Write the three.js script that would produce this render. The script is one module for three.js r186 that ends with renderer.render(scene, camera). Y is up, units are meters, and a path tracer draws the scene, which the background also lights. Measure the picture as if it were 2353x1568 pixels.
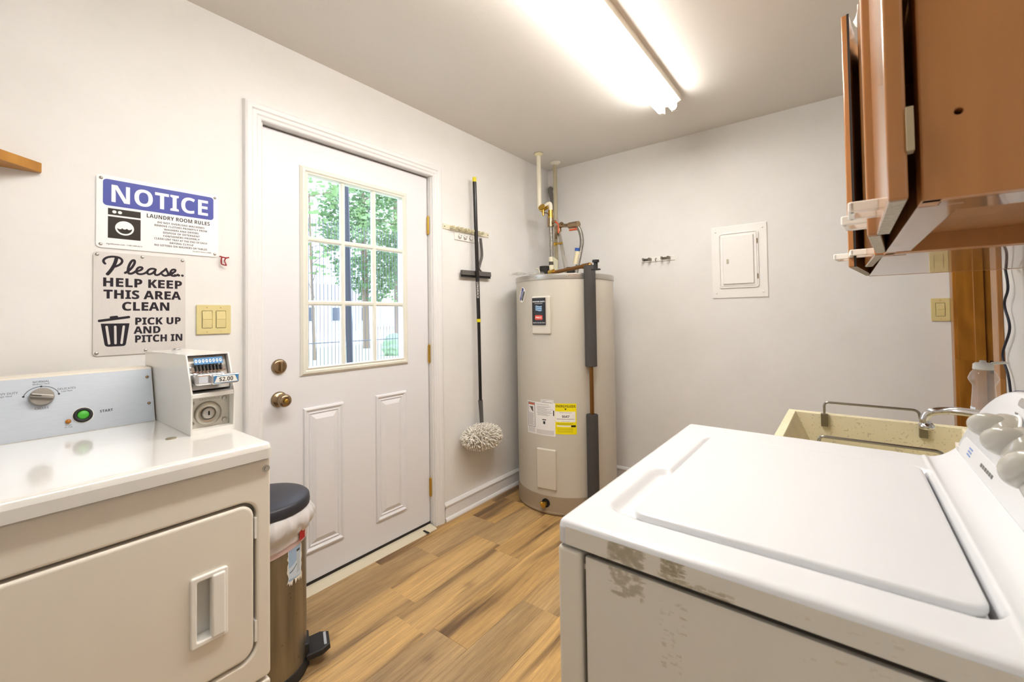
import * as THREE from 'three';
import { RoundedBoxGeometry } from 'three/addons/geometries/RoundedBoxGeometry.js';
import { mergeGeometries, mergeVertices, toCreasedNormals } from 'three/addons/utils/BufferGeometryUtils.js';
import { RectAreaLightUniformsLib } from 'three/addons/lights/RectAreaLightUniformsLib.js';

// ---------------------------------------------------------------- camera, sky, exposure
const scene = new THREE.Scene();
const renderer = new THREE.WebGLRenderer();
renderer.toneMapping = THREE.LinearToneMapping;
renderer.toneMappingExposure = 1.45;
renderer.shadowMap.enabled = true;
RectAreaLightUniformsLib.init();
const FOCAL = 987.3, PRINCIPAL_Y = 705.8;
const camera = new THREE.PerspectiveCamera(2 * Math.atan(784 / FOCAL) * 180 / Math.PI, 2353 / 1568, 0.05, 200);
camera.position.set(1.9551, 1.2413, 3.0564);
camera.rotation.set(0.0213, 0.6577, -0.0144, 'YXZ');
camera.setViewOffset(2353, 1568, 0, 784 - PRINCIPAL_Y, 2353, 1568);
camera.focus = 2.3;
camera.userData.fStop = 6.3;
camera.updateMatrixWorld(true);
scene.background = new THREE.Color().setRGB(2.9, 3.25, 3.8);      // overcast daylight outside the door
const TUBE_GLOW = 17, STRIP_GLOW = 15;
const TUBE_COLOR = [1.0, 0.975, 0.935];

// room: door wall x = 0, back wall z = 0, right wall x = ROOM_X
const H = 2.464, ROOM_X = 2.39, ROOM_Z = 4.3;

// ---------------------------------------------------------------- helpers
let seedState = 7;
const rnd = () => { seedState = (seedState * 1664525 + 1013904223) >>> 0; return seedState / 4294967296; };
const V = (x, y, z) => new THREE.Vector3(x, y, z);
const camRot = new THREE.Matrix4().makeRotationFromEuler(camera.rotation);
function rayOf(u, v) { return V((u - 1176.5) / FOCAL, -(v - PRINCIPAL_Y) / FOCAL, -1).applyMatrix4(camRot); }
function on(u, v, axis, val) {                                     // where a photo pixel's line of sight meets the plane axis = val
  const d = rayOf(u, v), o = camera.position, t = (val - o[axis]) / d[axis];
  return o.clone().addScaledVector(d, t);
}
const names = {};
function numbered(n) { const k = names[n] = (names[n] ?? -1) + 1; return k ? n + '_' + String(k).padStart(3, '0') : n; }
function thing(name, label, category, pos = [0, 0, 0], turn = 0, group) {
  const g = new THREE.Group(); g.name = numbered(name); g.position.set(...pos); g.rotation.y = turn;
  g.userData = { label, category }; if (group) g.userData.group = group;
  scene.add(g); return g;
}
function struct(name, label, pos = [0, 0, 0]) { const g = new THREE.Group(); g.name = name; g.position.set(...pos); g.userData = { kind: 'structure', label }; scene.add(g); return g; }
function mesh(name, geo, mat, parent, label) {                      // geometry in the parent's own axes
  const g = Array.isArray(geo) ? merge(geo) : geo;
  const m = new THREE.Mesh(g, mat); m.name = name; m.castShadow = m.receiveShadow = true;
  if (label) m.userData.label = label;
  (parent ?? scene).add(m); return m;
}
function part(name, geo, mat, parent, label) {                      // geometry given in room coordinates
  const g = Array.isArray(geo) ? merge(geo) : geo;
  parent.updateWorldMatrix(true, false);
  g.applyMatrix4(new THREE.Matrix4().copy(parent.matrixWorld).invert());
  return mesh(name, g, mat, parent, label);
}
function merge(list) {
  const l = list.map((g) => { let h = g.index ? g.toNonIndexed() : g; for (const k of Object.keys(h.attributes)) if (!['position', 'normal', 'uv'].includes(k)) h.deleteAttribute(k);
    if (!h.attributes.uv) h.setAttribute('uv', new THREE.BufferAttribute(new Float32Array(h.attributes.position.count * 2), 2)); if (!h.attributes.normal) h.computeVertexNormals(); return h; });
  return mergeGeometries(l);
}
function uvm(geo, s = 1) {                                          // uv in metres by the way each face points
  const g = geo.index ? geo.toNonIndexed() : geo; g.computeVertexNormals();
  const p = g.attributes.position, n = g.attributes.normal, uv = new Float32Array(p.count * 2);
  for (let i = 0; i < p.count; i += 3) {
    const ax = Math.abs(n.getX(i)), ay = Math.abs(n.getY(i)), az = Math.abs(n.getZ(i));
    for (let j = i; j < i + 3; j++) {
      const x = p.getX(j), y = p.getY(j), z = p.getZ(j);
      const [a, b] = ax >= ay && ax >= az ? [z, y] : ay >= az ? [x, z] : [x, y];
      uv[2 * j] = a * s; uv[2 * j + 1] = b * s;
    }
  }
  g.setAttribute('uv', new THREE.BufferAttribute(uv, 2)); return g;
}
const box = (x0, x1, y0, y1, z0, z1) => new THREE.BoxGeometry(x1 - x0, y1 - y0, z1 - z0).translate((x0 + x1) / 2, (y0 + y1) / 2, (z0 + z1) / 2);
const rbox = (x0, x1, y0, y1, z0, z1, r = 0.004, seg = 2) => new RoundedBoxGeometry(x1 - x0, y1 - y0, z1 - z0, seg, Math.min(r, (x1 - x0) / 2.01, (y1 - y0) / 2.01, (z1 - z0) / 2.01)).translate((x0 + x1) / 2, (y0 + y1) / 2, (z0 + z1) / 2);
const cyl = (r, h, seg = 24, r2 = r) => new THREE.CylinderGeometry(r2, r, h, seg);
function rod(a, b, r, seg = 14, r2 = r) {                           // cylinder from a to b
  const d = b.clone().sub(a), g = cyl(r, d.length(), seg, r2);
  g.applyQuaternion(new THREE.Quaternion().setFromUnitVectors(V(0, 1, 0), d.clone().normalize()));
  return g.translate((a.x + b.x) / 2, (a.y + b.y) / 2, (a.z + b.z) / 2);
}
function tube(pts, r, seg = 48, rad = 10, tension = 0.5) { return new THREE.TubeGeometry(new THREE.CatmullRomCurve3(pts, false, 'catmullrom', tension), seg, r, rad, false); }
function bentPipe(pts, r, bend, rad = 12) {                         // straight runs joined by round bends
  const path = new THREE.CurvePath(); let prev = pts[0];
  for (let i = 1; i < pts.length; i++) {
    if (i === pts.length - 1) { path.add(new THREE.LineCurve3(prev, pts[i])); break; }
    const a = pts[i].clone().addScaledVector(pts[i - 1].clone().sub(pts[i]).normalize(), bend), b = pts[i].clone().addScaledVector(pts[i + 1].clone().sub(pts[i]).normalize(), bend);
    path.add(new THREE.LineCurve3(prev, a)); path.add(new THREE.QuadraticBezierCurve3(a, pts[i], b)); prev = b;
  }
  return new THREE.TubeGeometry(path, pts.length * 24, r, rad, false);
}
const lathe = (pts, seg = 40) => new THREE.LatheGeometry(pts.map(([r, y]) => new THREE.Vector2(r, y)), seg);
function rrect(w, h, r, Kind = THREE.Shape) {                       // rounded rectangle centred on the origin
  const s = new Kind(), x = w / 2, y = h / 2; r = Math.min(r, x * 0.999, y * 0.999);
  s.moveTo(-x + r, -y); s.lineTo(x - r, -y); s.absarc(x - r, -y + r, r, -Math.PI / 2, 0); s.lineTo(x, y - r); s.absarc(x - r, y - r, r, 0, Math.PI / 2);
  s.lineTo(-x + r, y); s.absarc(-x + r, y - r, r, Math.PI / 2, Math.PI); s.lineTo(-x, -y + r); s.absarc(-x + r, -y + r, r, Math.PI, Math.PI * 1.5); return s;
}
function slab(shape, depth, bevel = 0, seg = 2, curve = 6) { return new THREE.ExtrudeGeometry(shape, { depth: depth - 2 * bevel, bevelEnabled: bevel > 0, bevelThickness: bevel, bevelSize: bevel, bevelOffset: -bevel, bevelSegments: seg, curveSegments: curve }).translate(0, 0, bevel); }
const poly = (pts, Kind = THREE.Shape) => { const s = new Kind(); pts.forEach(([x, y], i) => (i ? s.lineTo(x, y) : s.moveTo(x, y))); s.closePath?.(); return s; };
const FACE_X = new THREE.Matrix4().makeRotationY(Math.PI / 2);      // a shape drawn in xy, seen from +x: its right is -z
const faceX = (g, x, y, z) => g.applyMatrix4(FACE_X).translate(x, y, z);
function printFace(w, h, r = 0.001) {                               // a flat print with uv 0..1
  const g = new THREE.ShapeGeometry(rrect(w, h, r), 6), p = g.attributes.position, uv = g.attributes.uv;
  for (let i = 0; i < p.count; i++) uv.setXY(i, p.getX(i) / w + 0.5, p.getY(i) / h + 0.5); return g;
}
function concentric(w, h, rings) {                                  // stepped rectangle in xy: rings of [inset, height], then flat
  const pos = [], R = rings.map(([i, z]) => [[-w / 2 + i, -h / 2 + i, z], [w / 2 - i, -h / 2 + i, z], [w / 2 - i, h / 2 - i, z], [-w / 2 + i, h / 2 - i, z]]);
  const quad = (a, b, c, d) => pos.push(...a, ...b, ...c, ...a, ...c, ...d);
  for (let k = 0; k + 1 < R.length; k++) for (let e = 0; e < 4; e++) { const f = (e + 1) % 4; quad(R[k][e], R[k][f], R[k + 1][f], R[k + 1][e]); }
  quad(...R.at(-1));
  const g = new THREE.BufferGeometry(); g.setAttribute('position', new THREE.Float32BufferAttribute(pos, 3)); g.computeVertexNormals(); return g;
}
function lerpRun(A, B, closed = true) {                             // prism between two matching outlines
  const pos = [], n = A.length, q = (a, b, c, d) => pos.push(a.x, a.y, a.z, b.x, b.y, b.z, c.x, c.y, c.z, a.x, a.y, a.z, c.x, c.y, c.z, d.x, d.y, d.z);
  for (let i = 0; i < n; i++) { const j = (i + 1) % n; q(A[i], A[j], B[j], B[i]); }
  for (let i = 1; i + 1 < n; i++) { pos.push(A[0].x, A[0].y, A[0].z, A[i + 1].x, A[i + 1].y, A[i + 1].z, A[i].x, A[i].y, A[i].z); pos.push(B[0].x, B[0].y, B[0].z, B[i].x, B[i].y, B[i].z, B[i + 1].x, B[i + 1].y, B[i + 1].z); }
  const g = new THREE.BufferGeometry(); g.setAttribute('position', new THREE.Float32BufferAttribute(pos, 3)); g.computeVertexNormals(); return g;
}
// value noise
function hash(x, y, s) { let h = (x * 374761393 + y * 668265263 + s * 1442695041) | 0; h = Math.imul(h ^ (h >>> 13), 1274126177); return ((h ^ (h >>> 16)) >>> 0) / 4294967296; }
function vnoise(x, y, s, px = 0, py = 0) {
  const xi = Math.floor(x), yi = Math.floor(y), fx = x - xi, fy = y - yi, sx = fx * fx * (3 - 2 * fx), sy = fy * fy * (3 - 2 * fy);
  const w = (a, n) => (n ? ((a % n) + n) % n : a), h = (a, b) => hash(w(a, px), w(b, py), s);
  const a = h(xi, yi), b = h(xi + 1, yi), c = h(xi, yi + 1), d = h(xi + 1, yi + 1);
  return a + (b - a) * sx + (c - a) * sy + (a - b - c + d) * sx * sy;
}
function fbm(x, y, s, oct = 4, px = 0, py = 0) { let t = 0, a = 0.5, n = 0; for (let o = 0; o < oct; o++) { t += a * vnoise(x, y, s + o * 17, px, py); n += a; a /= 2; x *= 2; y *= 2; px *= 2; py *= 2; } return t / n; }
function dataTex(w, h, f, srgb = true) {
  const d = new Uint8Array(w * h * 4);
  for (let j = 0; j < h; j++) for (let i = 0; i < w; i++) { const c = f(i / w, j / h); d.set([c[0], c[1], c[2], 255].map((v) => Math.max(0, Math.min(255, v))), (j * w + i) * 4); }
  const t = new THREE.DataTexture(d, w, h); t.magFilter = THREE.LinearFilter; t.minFilter = THREE.LinearMipmapLinearFilter; t.generateMipmaps = true; t.wrapS = t.wrapT = THREE.RepeatWrapping;
  if (srgb) t.colorSpace = THREE.SRGBColorSpace; t.needsUpdate = true; return t;
}
function canvasTex(w, h, draw) {
  const c = document.createElement('canvas'); c.width = w; c.height = h; const x = c.getContext('2d'); draw(x, w, h);
  const t = new THREE.CanvasTexture(c); t.colorSpace = THREE.SRGBColorSpace; t.anisotropy = 8; return t;
}
const std = (color, roughness = 0.6, metalness = 0, extra = {}) => new THREE.MeshStandardMaterial({ color, roughness, metalness, ...extra });
const phy = (color, roughness = 0.5, extra = {}) => new THREE.MeshPhysicalMaterial({ color, roughness, ...extra });

// ---------------------------------------------------------------- materials
const paintBump = dataTex(512, 512, (u, v) => { const n = 255 * (0.6 * fbm(u * 60, v * 60, 3, 3, 60, 60) + 0.4 * fbm(u * 9, v * 9, 5, 3, 9, 9)); return [n, n, n]; }, false);
const wallTone = dataTex(512, 512, (u, v) => { const n = fbm(u * 5, v * 5, 11, 5, 5, 5) - 0.5; return [234 + n * 8, 233 + n * 8, 231 + n * 10]; });
const M = {};
M.wall = std('#ffffff', 0.72, 0, { map: wallTone, bumpMap: paintBump, bumpScale: 0.0006 });
M.ceiling = std('#e6e2dc', 0.85, 0, { bumpMap: paintBump, bumpScale: 0.0008 });
M.trim = std('#e9e8e8', 0.38);
M.doorPaint = std('#e6e6ea', 0.42, 0, { bumpMap: paintBump, bumpScale: 0.00025 });
M.cream = std('#e6e5da', 0.4);
M.brass = std('#c9a44a', 0.28, 1);
M.bronze = std('#a08a6e', 0.26, 1);
M.chrome = std('#d8d8da', 0.12, 1);
M.steel = std('#b9b6b0', 0.3, 1);
M.black = std('#1b1b1d', 0.5);
M.rubber = std('#2a2623', 0.8);
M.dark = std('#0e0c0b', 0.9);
M.enamel = phy('#e4e2dd', 0.2, { clearcoat: 0.6, clearcoatRoughness: 0.08 });
M.enamelMatte = std('#e9e2d5', 0.42);
M.washer = phy('#dcdddf', 0.26, { clearcoat: 0.35, clearcoatRoughness: 0.15 });
M.ivory = std('#ddcf95', 0.35);
M.whitePlastic = std('#f4f2ec', 0.4);
M.screw = std('#8f8a80', 0.35, 1);
M.copper = std('#8a6236', 0.4, 1);
M.tank = std('#c9c3b6', 0.38);
M.tankBase = std('#a3937c', 0.5);

// wood-look vinyl planks, a few boards that differ in tone and figure
function plankTex(seed, warm, grey) {
  return dataTex(224, 1400, (u, v) => {
    const wv = v * 2.6, wob = fbm(u * 2, wv * 1.6, seed, 3) - 0.5;
    const uu = u + wob * 0.22;
    const rings = Math.sin((uu * 9 + fbm(uu * 2.5, wv * 0.6, seed + 3, 3) * 7) * 3.1) * 0.5 + 0.5;
    const fine = fbm(u * 70, wv * 5, seed + 7, 3), pore = fbm(u * 150, wv * 9, seed + 9, 2);
    const cloud = fbm(u * 2 + 5, wv * 0.6, seed + 13, 4), streak = Math.max(0, fbm(uu * 3, wv * 0.5, seed + 21, 4) - 0.55) * 3.6;
    const kx = u - 0.35 - 0.3 * hash(seed, 1, 2), kv = v - 0.2 - 0.6 * hash(seed, 2, 3), knot = Math.exp(-(kx * kx * 90 + kv * kv * 1800));
    let t = 0.7 + (cloud - 0.5) * 0.6 + (rings - 0.5) * 0.1 + (fine - 0.5) * 0.32 - (pore > 0.63 ? 0.09 : 0) - streak * 0.66 - knot * 0.28;
    t = Math.max(0, Math.min(1, t)) ;
    const g = grey * (0.35 + 1.1 * Math.max(0, fbm(u * 1.5, wv * 0.8, seed + 33, 3) - 0.35));
    const a = [104, 78, 50], b = [224 + warm, 182 + warm * 0.7, 116];
    const c = a.map((q, k) => q + (b[k] - q) * t), m = (c[0] + c[1] + c[2]) / 3;
    return [c[0] + (m + 8 - c[0]) * g, c[1] + (m - 3 - c[1]) * g, c[2] + (m - 18 - c[2]) * g];
  });
}
M.planks = [[101, 6, 0.1], [202, 0, 0.35], [303, 10, 0.0], [404, -8, 0.45], [505, 4, 0.2], [606, 8, 0.1]].map(([s, w, g]) => { const t = plankTex(s, w, g); return std('#ffffff', 0.42, 0, { map: t, bumpMap: t, bumpScale: 0.0003 }); });
// stained timber
function timberTex(seed, dark, light, stretch = 8) {
  return dataTex(256, 512, (u, v) => { const w = fbm(u * 3, v * 2, seed, 3) - 0.5, r = Math.sin((u + w * 0.25) * 60) * 0.5 + 0.5, f = fbm(u * 60, v * 60 / stretch, seed + 5, 3), k = Math.max(0, Math.min(1, 0.25 * r + 0.75 * f)); return dark.map((d, i) => d + (light[i] - d) * k); });
}
M.casingWood = phy('#ffffff', 0.32, { map: timberTex(41, [138, 86, 22], [184, 126, 46]), clearcoat: 0.4, clearcoatRoughness: 0.2 });
M.shelfWood = std('#ffffff', 0.4, 0, { map: timberTex(43, [150, 98, 30], [206, 150, 66]) });
M.cabWood = phy('#ffffff', 0.4, { map: timberTex(47, [172, 114, 58], [190, 130, 72], 20), clearcoat: 0.35, clearcoatRoughness: 0.25 });
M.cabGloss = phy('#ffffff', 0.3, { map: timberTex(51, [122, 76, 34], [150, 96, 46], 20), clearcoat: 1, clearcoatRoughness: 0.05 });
M.cabDoor = phy('#ffffff', 0.3, { map: timberTex(59, [166, 108, 52], [186, 126, 66], 20), clearcoat: 1, clearcoatRoughness: 0.12 });
M.cabInside = std('#ffffff', 0.55, 0, { map: timberTex(61, [150, 98, 50], [172, 116, 62], 20) });
M.doorUnder = std('#ffffff', 0.6, 0, { map: timberTex(53, [150, 140, 122], [196, 186, 166], 30) });

// ---------------------------------------------------------------- room shell
{
  const o = { z0: 1.312, z1: 2.258, y: 2.1 };                       // back-door opening in the door wall
  const wl = uvm(merge([box(-0.14, 0, 0, H, -0.14, o.z0), box(-0.14, 0, 0, H, o.z1, ROOM_Z + 0.14), box(-0.14, 0, o.y, H, o.z0, o.z1)]), 1.1);
  mesh('wall_left', wl, M.wall).userData = { kind: 'structure', label: 'white painted wall that holds the back door' };
  mesh('wall_back', uvm(box(0, ROOM_X + 0.12, 0, H, -0.14, 0), 1.1), M.wall).userData = { kind: 'structure', label: 'white painted wall behind the water heater' };
  const d = { z0: 0.075, z1: 0.775, y: 2.06 };
  mesh('wall_right', uvm(merge([box(ROOM_X, ROOM_X + 0.12, 0, H, 0, d.z0), box(ROOM_X, ROOM_X + 0.12, 0, H, d.z1, ROOM_Z + 0.14), box(ROOM_X, ROOM_X + 0.12, d.y, H, d.z0, d.z1)]), 1.1), M.wall).userData = { kind: 'structure', label: 'white painted wall behind the washer' };
  mesh('wall_front', uvm(box(0, ROOM_X, 0, H, ROOM_Z, ROOM_Z + 0.14), 1.1), M.wall).userData = { kind: 'structure', label: 'white painted wall facing the water heater' };
  mesh('ceiling', uvm(box(-0.14, ROOM_X + 0.12, H, H + 0.12, -0.14, ROOM_Z + 0.14), 1.1), M.ceiling).userData = { kind: 'structure', label: 'plain off-white painted ceiling' };
  // plank floor
  const fl = struct('floor', 'golden wood-look plank floor');
  mesh('subfloor', box(-0.14, ROOM_X + 0.9, -0.12, -0.006, -0.14, ROOM_Z + 0.14), std('#4a3a28', 0.9), fl);
  const PW = 0.182, PL = 1.22, cache = {};
  const plankGeo = (w, l, vi) => {
    const key = w.toFixed(3) + l.toFixed(3) + vi; if (cache[key]) return cache[key];
    const c = 0.0012, t = 0.006, g = concentric(w, l, [[0, 0], [0, t - c * 0.7], [c, t]]), p = g.attributes.position, uv = new Float32Array(p.count * 2), off = (vi * 0.37) % 1;
    for (let i = 0; i < p.count; i++) { uv[2 * i] = (p.getX(i) + w / 2) / PW; uv[2 * i + 1] = (p.getY(i) + l / 2) / PL + off; }
    g.setAttribute('uv', new THREE.BufferAttribute(uv, 2)); g.rotateX(-Math.PI / 2); return cache[key] = g;
  };
  let row = 0;
  const starts = [0.52, 1.07, 0.02, 1.29, 0.66, 1.08, 0.30, 0.9, 0.12, 0.75, 1.15, 0.4, 0.95, 0.2];
  for (let x = -0.098; x < ROOM_X; x += PW, row++) {
    let z = starts[row % starts.length] - PL; let k = 0;
    while (z > 0) z -= PL;
    for (; z < ROOM_Z; z += PL, k++) {
      const za = Math.max(z, 0), zb = Math.min(z + PL, ROOM_Z), xa = Math.max(x, 0), xb = Math.min(x + PW, ROOM_X); if (zb - za < 0.01 || xb - xa < 0.01) continue;
      const vi = Math.floor(hash(row, k, 77) * 6);
      const pl = mesh('plank', plankGeo(xb - xa - 0.0006, zb - za - 0.0006, vi), M.planks[vi], fl); pl.position.set((xa + xb) / 2, -0.006, (za + zb) / 2);
      if (hash(row, k, 5) > 0.5) pl.rotation.y = Math.PI;
    }
  }
  // baseboards with shoe moulding
  const bbProf = (h) => [[0, 0], [0.026, 0], [0.0255, 0.008], [0.02, 0.017], [0.012, 0.02], [0.012, h - 0.026], [0.016, h - 0.024], [0.017, h - 0.016], [0.0125, h - 0.01], [0.007, h - 0.003], [0.002, h], [0, h]];
  const bb = (name, label, A, B) => mesh(name, uvm(lerpRun(A, B)), M.trim).userData = { kind: 'structure', label };
  const lb = (z) => bbProf(0.108).map(([a, y]) => V(a, y, z));
  bb('baseboard_left', 'white baseboard with shoe moulding below the duster', lb(0.0), lb(1.232));
  bb('baseboard_left_far', 'white baseboard behind the dryer', lb(2.34), lb(ROOM_Z));
  const bk = (x) => bbProf(0.108).map(([a, y]) => V(x, y, a));
  bb('baseboard_back', 'white baseboard below the breaker panel', bk(0.026), bk(ROOM_X));
  // hall beyond the right doorway
  const hall = uvm(merge([box(3.25, 3.37, 0, H, -0.14, 1.6), box(ROOM_X + 0.12, 3.37, 0, H, -0.26, -0.14), box(ROOM_X + 0.12, 3.37, 0, H, 1.6, 1.72), box(ROOM_X + 0.12, 3.37, H, H + 0.12, -0.26, 1.72), box(ROOM_X + 0.12, 3.37, -0.12, 0, -0.26, 1.72)]));
  mesh('wall_hall', hall, std('#e4ddd0', 0.8)).userData = { kind: 'structure', label: 'plain painted walls of the hall past the doorway' };
}

// ---------------------------------------------------------------- back door
{
  const D = struct('door_1', 'white back door with nine-pane window and two raised panels');
  const z0 = 1.3167, z1 = 2.256, y0 = 0.02, y1 = 2.0868, xs = -0.03;   // slab; its face lies behind the wall face
  // casing, three mitred lengths
  const prof = [[0, 0], [0, 0.010], [0.004, 0.0135], [0.016, 0.0125], [0.022, 0.0165], [0.036, 0.0165], [0.042, 0.021], [0.058, 0.022], [0.066, 0.018], [0.07, 0.006], [0.07, 0]];
  const oz0 = 1.306, oz1 = 2.266, oy = 2.092;
  const P3 = (z, y) => prof.map(([o, h]) => V(h, y(o), z(o)));
  part('casing', uvm(lerpRun(P3((o) => oz1 + o, () => 0), P3((o) => oz1 + o, (o) => oy + o))), M.trim, D);
  part('casing', uvm(lerpRun(P3((o) => oz1 + o, (o) => oy + o), P3((o) => oz0 - o, (o) => oy + o))), M.trim, D);
  part('casing', uvm(lerpRun(P3((o) => oz0 - o, (o) => oy + o), P3((o) => oz0 - o, () => 0))), M.trim, D);
  part('jamb', uvm(merge([box(-0.15, -0.001, 0, oy + 0.012, z1 + 0.004, oz1 + 0.02), box(-0.15, -0.001, y1 + 0.006, oy + 0.02, oz0 - 0.02, oz1 + 0.02), box(-0.15, -0.001, 0, oy + 0.012, oz0 - 0.02, z0 - 0.005), box(-0.15, -0.075, 0, y1, z1 - 0.012, z1 + 0.004), box(-0.15, -0.075, 0, y1, z0 - 0.005, z0 + 0.012), box(-0.15, -0.075, y1 - 0.012, y1 + 0.006, z0, z1)])), M.trim, D);
  // slab with the window cut out
  const W = z1 - z0, Hh = y1 - y0, zc = (z0 + z1) / 2, yc = (y0 + y1) / 2;
  const gz0 = 1.5086, gz1 = 2.0508, gy0 = 1.0146, gy1 = 1.9223;           // glass
  const sh = poly([[-W / 2, -Hh / 2], [W / 2, -Hh / 2], [W / 2, Hh / 2], [-W / 2, Hh / 2]]);
  sh.holes.push(poly([[zc - gz1 - 0.006, gy0 - yc - 0.006], [zc - gz0 + 0.006, gy0 - yc - 0.006], [zc - gz0 + 0.006, gy1 - yc + 0.006], [zc - gz1 - 0.006, gy1 - yc + 0.006]].reverse(), THREE.Path));
  part('door_slab', uvm(faceX(slab(sh, 0.042, 0.0015), xs - 0.042, yc, zc)), M.doorPaint, D);
  // window frame: mitred moulding
  const fp = [[0, -0.03], [0, 0.009], [0.003, 0.012], [0.01, 0.008], [0.016, 0.014], [0.026, 0.013], [0.036, 0.004], [0.036, -0.002]];
  const F = (zz, yy) => fp.map(([o, h]) => V(xs + h, yy(o), zz(o)));
  const A = F((o) => gz1 + o, (o) => gy0 - o), B = F((o) => gz1 + o, (o) => gy1 + o), C = F((o) => gz0 - o, (o) => gy1 + o), E = F((o) => gz0 - o, (o) => gy0 - o);
  for (const [a, b] of [[A, B], [B, C], [C, E], [E, A]]) part('window_frame', uvm(lerpRun(a, b)), M.cream, D, 'cream moulding round the door window');
  const mz = [1, 2].map((k) => gz0 + (gz1 - gz0) * k / 3), my = [1, 2].map((k) => gy0 + (gy1 - gy0) * k / 3), mw = 0.012;
  for (const z of mz) part('muntin', slab(poly([[-mw, -0.012], [mw, -0.012], [mw, 0], [mw * 0.45, 0.006], [-mw * 0.45, 0.006], [-mw, 0]]), gy1 - gy0).applyMatrix4(new THREE.Matrix4().makeBasis(V(0, 0, 1), V(1, 0, 0), V(0, 1, 0))).translate(xs, gy0, z), M.cream, D);
  for (const y of my) part('muntin', slab(poly([[-mw, -0.0115], [mw, -0.0115], [mw, 0], [mw * 0.45, 0.0055], [-mw * 0.45, 0.0055], [-mw, 0]]), gz1 - gz0).applyMatrix4(new THREE.Matrix4().makeBasis(V(0, -1, 0), V(1, 0, 0), V(0, 0, 1))).translate(xs, y, gz0), M.cream, D);
  const glass = phy('#f4f8ff', 0.02, { transmission: 1, thickness: 0, ior: 1.45 });
  const ze = [gz0, ...mz, gz1], ye = [gy0, ...my, gy1];
  for (let i = 0; i < 3; i++) for (let j = 0; j < 3; j++) part('pane', box(xs - 0.022, xs - 0.018, ye[j] + 0.001, ye[j + 1] - 0.001, ze[i] + 0.001, ze[i + 1] - 0.001), glass, D);
  // raised panels
  for (const [a, b] of [[1.872, 2.075], [1.4863, 1.6893]]) part('raised_panel', faceX(concentric(b - a, 0.67, [[0, 0], [0.004, 0.009], [0.011, 0.011], [0.02, 0.003], [0.025, 0.002], [0.029, 0.006], [0.036, 0.001], [0.058, 0.011]]), xs, 0.4937, (a + b) / 2), M.doorPaint, D);
  // hinges
  for (const y of [1.7954, 1.0217, 0.2277]) {
    const hg = part('hinge', merge([box(xs - 0.008, xs + 0.006, y - 0.05, y + 0.05, z0 - 0.0055, z0 + 0.003)]), M.brass, D);
    for (let k = 0; k < 5; k++) part('knuckle', cyl(0.0062, 0.0185, 14).translate(xs + 0.011, y - 0.04 + k * 0.02, z0 + 0.001), M.brass, hg);
    part('pin', merge([cyl(0.0045, 0.108, 12).translate(xs + 0.011, y, z0 + 0.001), new THREE.SphereGeometry(0.006, 10, 8).translate(xs + 0.011, y + 0.053, z0 + 0.001)]), M.brass, hg);
  }
  // deadbolt and knob
  const turnX = (g) => g.rotateZ(-Math.PI / 2);
  const db = part('deadbolt', turnX(lathe([[0, 0], [0.033, 0], [0.033, 0.004], [0.029, 0.010], [0.022, 0.014], [0, 0.014]])).translate(xs, 1.0328, 2.18), M.bronze, D);
  part('thumb_turn', rbox(xs + 0.012, xs + 0.03, 1.013, 1.053, 2.176, 2.184, 0.003).translate(0, 0, 0), M.bronze, db);
  const kb = part('door_knob', turnX(lathe([[0, 0], [0.034, 0], [0.034, 0.005], [0.028, 0.012], [0.015, 0.016], [0.012, 0.03], [0.016, 0.036], [0.026, 0.044], [0.0285, 0.055], [0.026, 0.064], [0.018, 0.069], [0.013, 0.068], [0, 0.068]])).translate(xs, 0.8887, 2.181), M.bronze, D);
  part('privacy_button', turnX(lathe([[0, 0], [0.009, 0], [0.009, 0.006], [0.006, 0.009], [0, 0.009]], 20)).translate(xs + 0.068, 0.8887, 2.181), M.brass, kb);
  part('door_sweep', box(xs - 0.04, xs + 0.003, 0.0135, 0.026, z0, z1), M.rubber, D);
  part('threshold', uvm(lerpRun([[-0.15, 0], [0.035, 0], [0.03, 0.005], [-0.01, 0.013], [-0.15, 0.013]].map(([x, y]) => V(x, y, oz0 + 0.015)), [[-0.15, 0], [0.035, 0], [0.03, 0.005], [-0.01, 0.013], [-0.15, 0.013]].map(([x, y]) => V(x, y, oz1 - 0.012)))), std('#d9cfb8', 0.6), D);
  part('weather_strip', rbox(0.004, 0.05, 0.008, 0.013, 1.39, 1.402, 0.002), M.rubber, D);
}

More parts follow.
